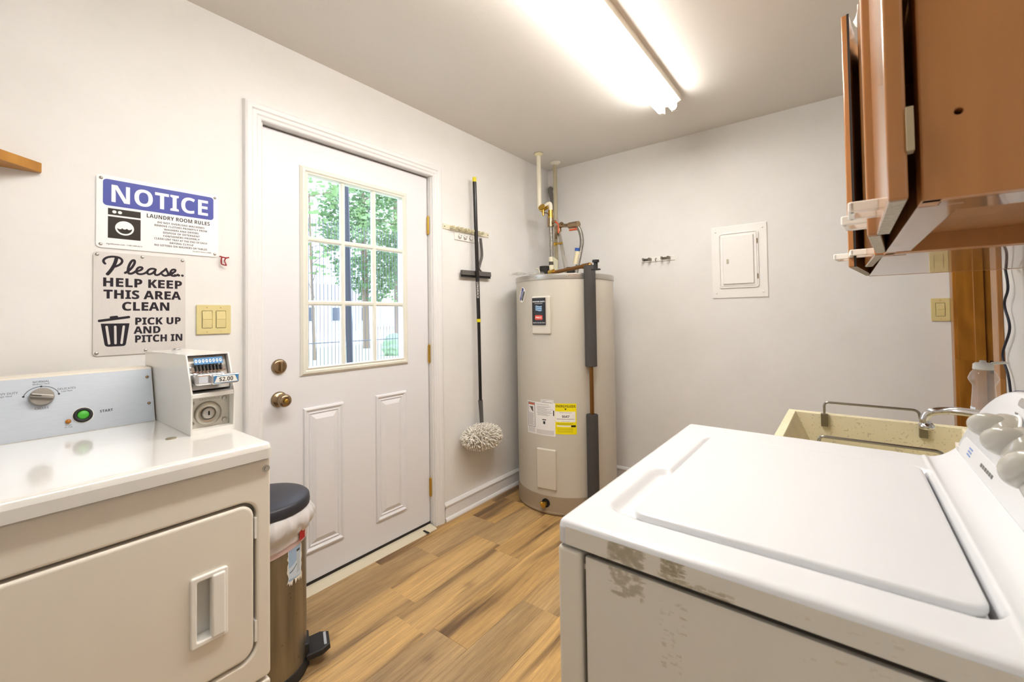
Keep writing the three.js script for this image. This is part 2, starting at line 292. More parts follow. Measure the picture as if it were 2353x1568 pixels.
// ---------------------------------------------------------------- doorway in the right wall
{
  const D = struct('door_2', 'brown stained timber door frame beside the light switch');
  const X = ROOM_X, z0 = 0.075, z1 = 0.775, y1 = 2.06;
  const w = M.casingWood;
  const vertical = (g) => uvm(g, 1);
  part('casing', vertical(rbox(X - 0.014, X, 0, y1 + 0.06, z0 - 0.062, z0 + 0.004, 0.003)), w, D);
  part('casing', vertical(rbox(X - 0.014, X, 0, y1 + 0.06, z1 - 0.004, z1 + 0.075, 0.003)), w, D);
  part('casing', vertical(rbox(X - 0.014, X, y1, y1 + 0.065, z0, z1, 0.003)), w, D);
  part('jamb', vertical(box(X - 0.002, X + 0.14, 0, y1, z0, z0 + 0.018)), w, D);
  part('jamb', vertical(box(X - 0.002, X + 0.14, 0, y1, z1 - 0.018, z1)), w, D);
  part('jamb', vertical(box(X - 0.002, X + 0.14, y1 - 0.018, y1, z0, z1)), w, D);
  part('door_stop', vertical(rbox(X + 0.052, X + 0.088, 0, y1 - 0.018, z0 + 0.016, z0 + 0.03, 0.003)), w, D);
  part('door_stop', vertical(rbox(X + 0.052, X + 0.088, 0, y1 - 0.018, z1 - 0.03, z1 - 0.016, 0.003)), w, D);
  part('strike_plate', box(X + 0.1, X + 0.13, 0.94, 1.0, z0 + 0.017, z0 + 0.0195), M.dark, D);
}

// ---------------------------------------------------------------- fluorescent ceiling fixture
{
  const za = 0.6, zb = 3.04, xc = 1.205;
  const F = thing('fluorescent_fixture', 'long two-tube fluorescent strip light on the ceiling', 'ceiling light', [xc, H, (za + zb) / 2]);
  const hp = [[-0.055, H], [-0.055, H - 0.035], [-0.02, H - 0.05], [0.02, H - 0.05], [0.062, H - 0.035], [0.062, H]];
  part('housing', uvm(lerpRun(hp.map(([x, y]) => V(xc + x, y, za)), hp.map(([x, y]) => V(xc + x, y, zb)))), std('#efe9da', 0.45), F);
  const glow = new THREE.MeshStandardMaterial({ color: '#ffffff', roughness: 0.4, emissive: new THREE.Color().setRGB(...TUBE_COLOR), emissiveIntensity: TUBE_GLOW });
  for (const x of [xc - 0.045, xc + 0.025]) {
    part('light_tube', rod(V(x, H - 0.068, za + 0.02), V(x, H - 0.068, zb - 0.02), 0.019, 20), glow, F);
    for (const [z, s] of [[za, 1], [zb, -1]]) {
      part('end_cap', rod(V(x, H - 0.068, z + s * 0.004), V(x, H - 0.068, z + s * 0.021), 0.0195, 20), std('#e8e2cc', 0.4), F);
      part('socket', rbox(x - 0.016, x + 0.016, H - 0.085, H - 0.035, Math.min(z - s * 0.012, z + s * 0.006), Math.max(z - s * 0.012, z + s * 0.006), 0.004), M.whitePlastic, F);
    }
  }
  const L = new THREE.RectAreaLight(new THREE.Color().setRGB(...TUBE_COLOR), STRIP_GLOW, 0.11, zb - za - 0.05);
  L.position.set(xc - 0.01, H - 0.092, (za + zb) / 2); L.lookAt(xc - 0.01, 0, (za + zb) / 2 + 0.0001); L.rotation.set(-Math.PI / 2, 0, 0); L.name = 'fixture_glow'; scene.add(L);
}

// ---------------------------------------------------------------- deck with rounded edges (washer and dryer tops)
function deck(x0, x1, z0, z1, y, skirt, r, hf, nx = 120, nz = 140) {
  const lin = (a, b, n) => { const out = [a, a]; for (let i = 0; i <= n; i++) { const t = i / n; const q = 0.5 * r / (b - a); out.push(i < 6 ? a + r * (i / 6) : i > n - 6 ? b - r * ((n - i) / 6) : a + r + (b - a - 2 * r) * ((i - 6) / (n - 12))); } out.push(b, b); return out; };
  const X = lin(x0, x1, nx), Z = lin(z0, z1, nz), pos = [], idx = [], nX = X.length, nZ = Z.length;
  for (let i = 0; i < nX; i++) for (let j = 0; j < nZ; j++) {
    let x = X[i], z = Z[j];
    const cx = Math.min(Math.max(x, x0 + r), x1 - r), cz = Math.min(Math.max(z, z0 + r), z1 - r);
    let dx = x - cx, dz = z - cz, d = Math.hypot(dx, dz), m = Math.max(Math.abs(dx), Math.abs(dz));
    if (d > 0) { x = cx + dx / d * m; z = cz + dz / d * m; }
    let yy = y - (r - Math.sqrt(Math.max(0, r * r - m * m))) + (m < r * 0.5 ? hf(x, z) : hf(x, z) * Math.max(0, 1 - (m - r * 0.5) / (r * 0.5)));
    if (i < 1 || j < 1 || i > nX - 2 || j > nZ - 2) yy = y - skirt; 
    pos.push(x, yy, z);
  }
  for (let i = 0; i + 1 < nX; i++) for (let j = 0; j + 1 < nZ; j++) { const a = i * nZ + j, b = a + 1, c = a + nZ, d = c + 1; idx.push(a, b, c, b, d, c); }
  const g = new THREE.BufferGeometry(); g.setAttribute('position', new THREE.Float32BufferAttribute(pos, 3)); g.setIndex(idx); g.computeVertexNormals();
  const uv = new Float32Array(pos.length / 3 * 2); for (let i = 0; i < pos.length / 3; i++) { uv[2 * i] = pos[3 * i]; uv[2 * i + 1] = pos[3 * i + 2]; } g.setAttribute('uv', new THREE.BufferAttribute(uv, 2));
  return g;
}
const sstep = (a, b, t) => { t = Math.max(0, Math.min(1, (t - a) / (b - a))); return t * t * (3 - 2 * t); };
const sdBox = (x, z, cx, cz, hx, hz, r) => { const qx = Math.abs(x - cx) - hx + r, qz = Math.abs(z - cz) - hz + r; return Math.hypot(Math.max(qx, 0), Math.max(qz, 0)) + Math.min(Math.max(qx, qz), 0) - r; };

// ---------------------------------------------------------------- washer
{
  const x0 = 1.597, x1 = 2.3, z0 = 1.775, z1 = 2.488, y = 0.93;
  const Wm = thing('washing_machine', 'white top-load washing machine with grey dials and tape residue', 'washer', [(x0 + x1) / 2, 0, (z0 + z1) / 2]);
  const lid = { cx: 1.877, cz: 2.152, hx: 0.193, hz: 0.258, r: 0.022 };
  const hf = (x, z) => {
    const d = sdBox(x, z, lid.cx, lid.cz, lid.hx, lid.hz, lid.r);
    let h = -0.0085 * (1 - sstep(0.002, 0.014, d));
    const n = sdBox(x, z, 1.682, 2.297, 0.03, 0.108, 0.02); h = Math.min(h, -0.0105 * (1 - sstep(-0.006, 0.014, n)));
    if (x > 2.086) { const t = (x - 2.086) / 0.05; h += 0.03 * Math.min(1, t) ** 2 + 0.0; }
    if (x > 2.0665 && x < 2.0735 && z > lid.cz - lid.hz + 0.012 && z < lid.cz + lid.hz - 0.006) h = -0.045;
    h += 0.0022 * (sstep(2.078, 2.084, x) - sstep(2.084, 2.09, x));
    return h;
  };
  // stains left by tape on the near side
  const residue = (ox, oy, w, h, W2, H2) => canvasTex(2048, Math.round(2048 * H2 / W2), (c, cw, ch) => {
    c.fillStyle = '#e6e1d7'; c.fillRect(0, 0, cw, ch); const k = cw / W2;
    const dab = (x, yy, ww, hh, col, n, s) => { for (let i = 0; i < n; i++) { const a = hash(i, 1, s), b = hash(i, 2, s), q = hash(i, 3, s); if (fbm(a * 9, b * 9, s, 3) < 0.5) continue; c.globalAlpha = 0.16 + 0.3 * q; c.fillStyle = col; c.fillRect((x - ox + a * ww) * k, (oy + H2 - yy - hh + b * hh) * k, (1 + 7 * q) * k / 1000, (0.5 + 3 * hash(i, 4, s)) * k / 1000); } c.globalAlpha = 1; };
    dab(1.68, 0.85, 0.048, 0.075, '#b7af9c', 2600, 61); dab(1.68, 0.9, 0.05, 0.035, '#aca38e', 1500, 62);
    dab(1.755, 0.905, 0.03, 0.02, '#a0957c', 420, 63); dab(1.752, 0.78, 0.03, 0.09, '#bdb4a0', 150, 64); dab(1.775, 0.745, 0.05, 0.02, '#aba084', 260, 65);
    dab(1.75, 0.892, 0.09, 0.012, '#b0a68c', 420, 66); dab(1.97, 0.70, 0.02, 0.1, '#bbb29c', 160, 67); dab(1.9, 0.86, 0.35, 0.06, '#cabfa8', 160, 68);
  });
  const top = part('top_deck', deck(x0, 2.142, z0, z1, y, 0.035, 0.012, hf, 200, 220), M.washer, Wm);
  const skirtMap = residue(x0, 0.888, 0, 0, 0.55, 0.036), sideMap = residue(1.645, 0.3, 0, 0, 0.655, 0.585);
  const sk = printFace(0.52, 0.0265); part('tape_residue', sk.translate(x0 + 0.275, 0.908, z1 + 0.0004), std('#ffffff', 0.4, 0, { map: residue(x0 + 0.015, 0.89475, 0, 0, 0.52, 0.0265) }), Wm, 'grey tape residue on the deck edge');
  // lid: slab with a soft edge
  part('lid', slab(rrect(lid.hx * 2 - 0.002, lid.hz * 2 - 0.002, 0.02), 0.014, 0.005, 4, 8).rotateX(-Math.PI / 2).translate(lid.cx - 0.001, y - 0.0095, lid.cz), M.washer, Wm);
  // cabinet
  part('front_panel', uvm(rbox(x0, x0 + 0.04, 0.02, 0.889, z0 + 0.002, z1 - 0.001, 0.006)), M.enamelMatte, Wm);
  const side = new THREE.BoxGeometry(0.655, 0.585, 0.006);
  part('side_panel', side.translate(1.645 + 0.3275, 0.3 + 0.2925, z1 - 0.005), std('#ffffff', 0.4, 0, { map: sideMap }), Wm, 'near side with patches of old tape residue');
  part('cabinet', merge([box(x0 + 0.041, x1, 0.02, 0.3, z1 - 0.008, z1 - 0.002), box(x0 + 0.041, x1, 0.02, 0.885, z0 + 0.002, z0 + 0.008), box(x1 - 0.006, x1, 0.02, 0.885, z0 + 0.002, z1 - 0.002), box(x0 + 0.01, x1 - 0.01, 0.86, 0.868, z0 + 0.01, z1 - 0.012)]), M.enamelMatte, Wm);
  for (const [x, z] of [[x0 + 0.06, z0 + 0.06], [x0 + 0.06, z1 - 0.06], [x1 - 0.06, z0 + 0.06], [x1 - 0.06, z1 - 0.06]]) part('leveling_foot', cyl(0.022, 0.022, 16).translate(x, 0.011, z), M.black, Wm);
  // console: sloped, with big rounded upper corners
  const bx = 2.128, by = 0.952, lean = Math.atan2(0.053, 0.153), L0 = 1.795, L1 = 2.466, len = L1 - L0, ch = 0.165;
  const cs = new THREE.Shape(); cs.moveTo(-len / 2, 0); cs.lineTo(len / 2, 0);
  cs.bezierCurveTo(len / 2 + 0.004, 0.08, len / 2 - 0.06, ch - 0.008, len / 2 - 0.2, ch); cs.lineTo(-len / 2 + 0.2, ch); cs.bezierCurveTo(-len / 2 + 0.06, ch - 0.008, -len / 2 - 0.004, 0.08, -len / 2, 0);
  const place = (g) => g.applyMatrix4(new THREE.Matrix4().makeRotationZ(-lean).multiply(new THREE.Matrix4().makeRotationY(-Math.PI / 2))).translate(bx, by, (L0 + L1) / 2);   // shape x -> +z, y -> up the slope, z -> -x (out)
  const con = part('console', toCreasedNormals(place(slab(cs, 0.1, 0.008, 4, 24).translate(0, 0, -0.1)), 0.6), M.washer, Wm);
  part('console_base', merge([box(bx + 0.004, x1, 0.885, 0.965, z0 + 0.004, z1 - 0.004), box(bx + 0.06, x1, 0.95, 1.0, L0 + 0.02, L1 - 0.02)]), M.enamelMatte, Wm);
  const band = rrect(len - 0.06, 0.034, 0.016);
  part('trim_band', place(slab(band, 0.002, 0.0008).translate(0.0, 0.024, 0)), M.washer, con);
  const mark = std('#6c6a66', 0.6);
  const dials = [[2.04, 0.098, 0.027], [2.135, 0.095, 0.029], [2.245, 0.085, 0.036]];
  const dialMat = phy('#b3aea2', 0.22, { clearcoat: 0.6, clearcoatRoughness: 0.1 }), bezel = std('#f5f4ef', 0.3);
  const zc = (L0 + L1) / 2;
  for (const [z, h, r] of dials) {
    const k = part('dial', place(lathe([[0, 0], [r * 1.05, 0], [r * 1.06, 0.005], [r * 1.02, 0.013], [r * 0.92, 0.02], [r * 0.75, 0.025], [r * 0.45, 0.028], [0, 0.029]], 40).rotateX(Math.PI / 2).translate(z - zc, h, 0.001)), dialMat, con, 'grey rounded control dial');
    part('grip', place(new THREE.SphereGeometry(1, 32, 20).scale(r * 0.98, r * 0.46, 0.026).rotateZ(0.9).translate(z - zc, h, 0.026)), dialMat, k);
    part('dial_ring', place(new THREE.TorusGeometry(r * 1.08, 0.0022, 8, 40).translate(z - zc, h, 0.003)), r > 0.03 ? M.chrome : bezel, k);
    for (let i = 0; i < 5; i++) { const a = 2.2 + i * 0.9; part('dial_mark', place(rbox(-0.006, 0.006, -0.0015, 0.0015, 0, 0.0006, 0.0002).translate(z - zc + Math.cos(a) * r * 1.55, h + Math.sin(a) * r * 1.4, 0.0003)), mark, con); }
  }
  part('brand_badge', place(slab(rrect(0.05, 0.014, 0.007), 0.003, 0.001).translate(2.035 - zc, 0.148, 0)), M.chrome, con, 'oval chrome badge');
  part('indicator_patch', place(slab(rrect(0.018, 0.01, 0.004), 0.002, 0.0006).translate(2.09 - zc, 0.128, 0)), std('#b6d62a', 0.4), con, 'lime green marker');
  const blue = std('#6f86b8', 0.6);
  for (let i = 0; i < 3; i++) part('printed_mark', place(rbox(-0.012, 0.012, -0.0014, 0.0014, 0, 0.0006, 0.0002).translate(1.9 - zc, 0.018 + i * 0.006, 0.002)), blue, con);
  for (let i = 0; i < 6; i++) part('printed_mark', place(rbox(-0.0045, 0.0045, -0.003, 0.003, 0, 0.0006, 0.0002).translate(1.985 + i * 0.013 - zc, 0.024, 0.002)), mark, con);
}

// ---------------------------------------------------------------- dryer
{
  const z0 = 2.556, z1 = 3.292, y = 0.93, xf = 0.775;
  const Dr = thing('clothes_dryer', 'white front-load coin dryer with silver control panel', 'dryer', [0.42, 0, (z0 + z1) / 2]);
  part('top_panel', deck(0.06, 0.79, z0, z1, y, 0.04, 0.016, () => 0, 40, 40), M.enamel, Dr);
  // front panel with the door opening
  const dz0 = 2.59, dz1 = 3.258, dy0 = 0.4, dy1 = 0.79, W = z1 - z0 - 0.002, yb = 0.338, yt = 0.888, zc = (z0 + z1) / 2, yc = (yb + yt) / 2;
  const fs = rrect(W, yt - yb, 0.01), hole = rrect(dz1 - dz0, dy1 - dy0, 0.036, THREE.Path);
  const hp = new THREE.Path(hole.getPoints(8).map((p) => new THREE.Vector2(p.x + zc - (dz0 + dz1) / 2, p.y + (dy0 + dy1) / 2 - yc)).reverse()); fs.holes.push(hp);
  part('front_panel', faceX(slab(fs, 0.022, 0.006, 4, 8), xf - 0.022, yc, zc), M.enamelMatte, Dr);
  part('kick_panel', faceX(slab(rrect(W, 0.31, 0.01), 0.022, 0.006, 4), xf - 0.022, 0.175, zc), M.enamelMatte, Dr);
  part('cabinet', merge([box(0.06, xf - 0.02, 0.02, 0.888, z0 + 0.002, z0 + 0.008), box(0.06, xf - 0.02, 0.02, 0.888, z1 - 0.008, z1 - 0.002), box(0.06, 0.066, 0.02, 0.888, z0 + 0.002, z1 - 0.002)]), M.enamelMatte, Dr);
  part('door_recess', box(xf - 0.04, xf - 0.034, 0.36, 0.83, z0 + 0.01, z1 - 0.01), M.enamelMatte, Dr);
  // door with a recessed handle cup
  const az0 = dz0 + 0.007, az1 = dz1 - 0.007, ay0 = dy0 + 0.007, ay1 = dy1 - 0.007, dzc = (az0 + az1) / 2, dyc = (ay0 + ay1) / 2;
  const ds = rrect(az1 - az0, ay1 - ay0, 0.032); const hz = 2.693, hy = 0.58, hw = 0.054, hh = 0.138;
  ds.holes.push(new THREE.Path(rrect(hw, hh, 0.004).getPoints(4).map((p) => new THREE.Vector2(p.x + dzc - hz, p.y + hy - dyc)).reverse()));
  const door = part('door', faceX(slab(ds, 0.034, 0.007, 4, 8), xf - 0.032, dyc, dzc), M.enamelMatte, Dr);
  const hs = rrect(0.074, 0.158, 0.006); hs.holes.push(new THREE.Path(rrect(hw - 0.004, hh - 0.004, 0.004).getPoints(4).reverse()));
  part('handle', faceX(slab(hs, 0.009, 0.003, 3), xf, hy, hz), M.whitePlastic, door);
  part('handle_cup', merge([box(xf - 0.03, xf - 0.027, hy - hh / 2, hy + hh / 2, hz - hw / 2, hz + hw / 2), box(xf - 0.03, xf + 0.003, hy - hh / 2 - 0.003, hy - hh / 2 + 0.001, hz - hw / 2, hz + hw / 2), box(xf - 0.03, xf + 0.003, hy + hh / 2 - 0.001, hy + hh / 2 + 0.003, hz - hw / 2, hz + hw / 2), box(xf - 0.03, xf + 0.003, hy - hh / 2, hy + hh / 2, hz - hw / 2 - 0.003, hz - hw / 2 + 0.001), box(xf - 0.03, xf + 0.003, hy - hh / 2, hy + hh / 2, hz + hw / 2 - 0.001, hz + hw / 2 + 0.003)]), M.whitePlastic, door);
  part('handle_grip', rbox(xf - 0.008, xf + 0.013, hy - 0.072, hy + 0.072, hz - 0.031, hz - 0.003, 0.005, 3), M.whitePlastic, door);
  for (const yy of [0.718, 0.463]) part('door_hinge', rbox(xf - 0.02, xf - 0.002, yy - 0.026, yy + 0.026, dz0 - 0.002, dz0 + 0.004, 0.001), M.whitePlastic, Dr);
  for (const [yy, zz] of [[0.861, 2.568]]) part('screw', merge([cyl(0.0085, 0.003, 20).rotateZ(Math.PI / 2).translate(xf + 0.001, yy, zz), cyl(0.0055, 0.005, 6).rotateZ(Math.PI / 2).translate(xf + 0.003, yy, zz)]), M.steel, Dr);
  // control console
  const cz0 = 2.672, cz1 = 3.288, cw = cz1 - cz0, bx = 0.24, tx = 0.192, ty = 1.091, slant = Math.atan2(bx - tx, ty - y), fh = Math.hypot(bx - tx, ty - y);
  const side = (z) => [[0.07, y], [bx, y], [tx, ty], [tx - 0.008, ty + 0.003], [0.09, ty + 0.003], [0.07, ty - 0.02]].map(([a, b]) => V(a, b, z));
  const con = part('console', uvm(lerpRun(side(cz1), side(cz0))), M.enamelMatte, Dr);
  const K = 3000;
  const panelTex = canvasTex(Math.round(cw * K), Math.round(fh * K), (c, w, h) => {
    c.fillStyle = '#c6d0dc'; c.fillRect(0, 0, w, h);
    for (let i = 0; i < 9000; i++) { c.globalAlpha = 0.05; c.fillStyle = hash(i, 5, 9) > 0.5 ? '#ffffff' : '#8d9aa8'; c.fillRect(hash(i, 1, 8) * w, hash(i, 2, 8) * h, 20 + 90 * hash(i, 3, 8), 1.5); } c.globalAlpha = 1;
    const X = (z) => (cz1 - z) * K, Y = (yy) => (ty - yy) / (ty - y) * h;
    c.fillStyle = '#2b3038'; c.textAlign = 'center'; const T = (s, z, yy, px, b = '') => { c.font = b + px + 'px sans-serif'; c.fillText(s, X(z), Y(yy)); };
    T('NORMAL', 2.911, 1.077, 24); T('Medium Heat', 2.911, 1.0715, 16); T('HEAVY DUTY', 2.976, 1.053, 24); T('High Heat', 2.976, 1.047, 17); T('DELICATES', 2.862, 1.052, 23); T('Low Heat', 2.862, 1.046, 16); T('CYCLES', 2.911, 1.006, 24);
    c.fillStyle = '#22263a'; T('START', 2.782, 0.976, 30, 'bold '); c.fillStyle = '#3f454f'; T('Dryer', 2.861, 0.952, 16); T('In Use', 2.861, 0.9465, 16);
    c.strokeStyle = '#2a2e38'; c.lineWidth = 4; c.beginPath(); c.ellipse(X(2.911), Y(1.036), 0.034 * K, 0.032 * K, 0, Math.PI * 1.08, Math.PI * 1.94); c.stroke();
    for (const a of [1.08, 1.5, 1.94]) { c.beginPath(); c.arc(X(2.911) + Math.cos(a * Math.PI) * 0.034 * K, Y(1.036) + Math.sin(a * Math.PI) * 0.032 * K, 7, 0, 7); c.fillStyle = '#2a2e38'; c.fill(); }
  });
  const onPanel = (g, z, yy, out = 0) => { const t = (yy - y) / (ty - y), nx = Math.cos(slant), ny = Math.sin(slant); return g.applyMatrix4(new THREE.Matrix4().makeRotationZ(slant).multiply(FACE_X)).translate(bx + (tx - bx) * t + nx * out, yy + ny * out, z); };
  part('control_panel', onPanel(printFace(cw - 0.002, fh - 0.002), (cz0 + cz1) / 2, (y + ty) / 2, 0.0008), std('#ffffff', 0.36, 0.25, { map: panelTex }), con, 'silver panel with cycle names');
  const knobMat = std('#98938c', 0.35, 0.3);
  const kn = part('cycle_knob', onPanel(lathe([[0, 0], [0.0245, 0], [0.0245, 0.004], [0.0235, 0.013], [0.022, 0.014], [0, 0.014]], 40).rotateX(Math.PI / 2), 2.911, 1.037, 0.001), knobMat, con, 'round grey cycle knob');
  part('knob_grip', onPanel(slab(rrect(0.046, 0.011, 0.004), 0.012, 0.003, 3).rotateZ(-0.25), 2.911, 1.037, 0.012), knobMat, kn);
  part('knob_pointer', onPanel(rbox(-0.022, -0.002, -0.0008, 0.0008, 0, 0.001, 0.0003).rotateZ(-0.25), 2.911, 1.037, 0.024), M.dark, kn);
  const sb = part('start_button', onPanel(lathe([[0.0125, 0], [0.0205, 0], [0.0205, 0.003], [0.0185, 0.006], [0.0135, 0.006], [0.0125, 0.003]], 40).rotateX(Math.PI / 2), 2.832, 0.976, 0.001), M.black, con);
  part('button_cap', onPanel(lathe([[0, 0], [0.0125, 0], [0.0122, 0.006], [0.009, 0.0085], [0, 0.009]], 32).rotateX(Math.PI / 2), 2.832, 0.976, 0.001), std('#45b032', 0.35), sb, 'green push button');
  part('button_ring', onPanel(new THREE.TorusGeometry(0.0212, 0.0012, 8, 40), 2.832, 0.976, 0.001), M.whitePlastic, sb);
  part('indicator_lamp', onPanel(lathe([[0, 0], [0.006, 0], [0.006, 0.002], [0.004, 0.004], [0, 0.005]], 24).rotateX(Math.PI / 2), 2.862, 0.964, 0.001), std('#b8701c', 0.25), con, 'small amber lamp');
  for (const yy of [1.065, 0.985]) part('panel_screw', onPanel(lathe([[0, 0], [0.0045, 0], [0.004, 0.002], [0, 0.003]], 20).rotateX(Math.PI / 2), 2.684, yy, 0.001), M.bronze, con);
}
// ---------------------------------------------------------------- coin box on the dryer
{
  const z0 = 2.562, z1 = 2.668, y = 0.93, zc = (z0 + z1) / 2;
  const Cb = thing('coin_box', 'white metal coin box with chrome slide showing $2.00 on dryer', 'coin box', [0.33, y, zc]);
  const white = phy('#f3f1ec', 0.22, { clearcoat: 0.4, clearcoatRoughness: 0.1 });
  const prof = poly([[0.1, y], [0.556, y], [0.562, 1.04], [0.513, 1.147], [0.1, 1.142]]);
  const wallAt = (z) => slab(prof, 0.004, 0.001).translate(0, 0, z);
  const hs = [wallAt(z0), wallAt(z1 - 0.004), box(0.1, 0.104, y, 1.14, z0 + 0.003, z1 - 0.003), box(0.103, 0.556, y, y + 0.012, z0 + 0.003, z1 - 0.003)];
  hs.push(lerpRun([[0.1, 1.1385], [0.513, 1.1435], [0.513, 1.147], [0.1, 1.142]].map(([a, b]) => V(a, b, z0 + 0.003)), [[0.1, 1.1385], [0.513, 1.1435], [0.513, 1.147], [0.1, 1.142]].map(([a, b]) => V(a, b, z1 - 0.003))));
  hs.push(rbox(0.50, 0.560, 1.030, 1.042, z0 + 0.003, z1 - 0.003, 0.002));
  part('housing', merge(hs.map((g) => uvm(g))), white, Cb);
  // slide mechanism above
  const sl = 0.43;
  const tilt = (g, yy, z, out) => g.applyMatrix4(new THREE.Matrix4().makeRotationZ(sl).multiply(FACE_X)).translate(0.513 + (1.147 - yy) * 0.458 + out, yy, z);
  part('slide_plate', tilt(slab(rrect(0.094, 0.1, 0.004), 0.003, 0.001), 1.094, zc, -0.022), M.steel, Cb);
  const strip = canvasTex(512, 128, (c, w, h) => { c.fillStyle = '#3f7fb4'; c.fillRect(0, 0, w, h); for (let i = 0; i < 8; i++) { c.fillStyle = '#e9eef2'; c.beginPath(); c.ellipse(38 + i * 62, 64, 22, 34, 0, 0, 7); c.fill(); c.fillStyle = '#37566f'; c.beginPath(); c.ellipse(38 + i * 62, 60, 8, 14, 0, 0, 7); c.fill(); } });
  part('slot_strip', tilt(printFace(0.07, 0.02, 0.002), 1.127, zc, -0.004), std('#ffffff', 0.4, 0, { map: strip }), Cb, 'blue strip with eight slot marks');
  for (let i = 0; i < 8; i++) part('coin_slot', tilt(rbox(-0.0016, 0.0016, -0.01, 0.01, 0, 0.006, 0.001), 1.108, zc + 0.03 - i * 0.0086, -0.012), M.black, Cb);
  part('slide_bar', tilt(slab(rrect(0.092, 0.02, 0.006), 0.014, 0.004, 3), 1.1, zc, -0.03), M.chrome, Cb);
  part('slide_head', rbox(0.505, 0.566, 1.062, 1.096, zc - 0.026, zc + 0.044, 0.008, 3), M.chrome, Cb);
  const tag = part('price_holder', rbox(0.566, 0.584, 1.064, 1.092, zc - 0.056, zc + 0.012, 0.006, 3), M.chrome, Cb);
  const price = canvasTex(512, 160, (c, w, h) => { c.fillStyle = '#3f7fb4'; c.fillRect(0, 0, w, h); c.fillStyle = '#f2f0ea'; c.beginPath(); c.moveTo(70, 14); c.lineTo(442, 14); c.lineTo(500, 146); c.lineTo(12, 146); c.fill(); c.fillStyle = '#20222a'; c.font = 'bold 120px sans-serif'; c.textAlign = 'center'; c.fillText('$2.00', w / 2, 124); });
  part('price_tag', faceX(printFace(0.06, 0.021, 0.002), 0.5845, 1.078, zc - 0.022), std('#ffffff', 0.4, 0, { map: price }), tag, 'price tag reading $2.00');
  // lock plate below
  const lockTex = canvasTex(512, 512, (c, w, h) => { c.fillStyle = '#c8c4b8'; c.fillRect(0, 0, w, h); for (let i = 0; i < 2500; i++) { c.globalAlpha = 0.08; c.fillStyle = hash(i, 1, 3) > 0.5 ? '#fff' : '#8a8474'; c.fillRect(hash(i, 2, 3) * w, hash(i, 4, 3) * h, 40, 1.5); } c.globalAlpha = 1; c.fillStyle = '#7d786c'; c.font = '46px sans-serif'; c.textAlign = 'center'; c.fillText('GREENWALD', w / 2, 62); });
  part('lock_plate', faceX(printFace(0.096, 0.086, 0.002), 0.526, 0.985, zc), std('#ffffff', 0.35, 0.6, { map: lockTex }), Cb, 'silver lock plate lettered GREENWALD');
  part('lock_backing', box(0.50, 0.525, y + 0.01, 1.032, z0 + 0.004, z1 - 0.004), M.steel, Cb);
  const turnX = (g) => g.rotateZ(-Math.PI / 2);
  const lk = part('lock_ring', turnX(lathe([[0.017, 0], [0.033, 0], [0.032, 0.005], [0.027, 0.008], [0.02, 0.006], [0.017, 0.003]], 40)).translate(0.5265, 0.98, zc + 0.004), std('#b5b0a4', 0.3, 1), Cb);
  part('lock_cylinder', turnX(lathe([[0, 0], [0.0155, 0], [0.0155, 0.006], [0.012, 0.009], [0, 0.009]], 32)).translate(0.5265, 0.98, zc + 0.004), M.steel, lk);
  part('keyway', rbox(0.534, 0.5365, 0.975, 0.987, zc + 0.002, zc + 0.006, 0.001), M.dark, lk);
  for (const [yy, zz] of [[1.017, zc - 0.037], [0.955, zc - 0.037], [0.955, zc + 0.042], [1.012, zc + 0.042]]) part('screw', turnX(lathe([[0, 0], [0.0065, 0], [0.0055, 0.003], [0, 0.0035]], 20)).translate(0.5265, yy, zz), M.steel, Cb);
  part('top_lock', lathe([[0, 0], [0.011, 0], [0.011, 0.008], [0.008, 0.011], [0, 0.0115]], 24).translate(0.25, 1.1425, zc + 0.006), M.chrome, Cb);
  const cp = on(393, 1008, 'y', 0.9305);
  const coin = mesh('coin', lathe([[0, 0], [0.0118, 0], [0.0121, 0.0004], [0.0121, 0.0014], [0.0112, 0.0018], [0.0105, 0.0015], [0, 0.0015]], 40), std('#b3a78c', 0.35, 1));
  coin.position.set(cp.x, 0.9302, cp.z); coin.userData = { label: 'loose silver coin lying on dryer top beside the coin box', category: 'coin' };
}

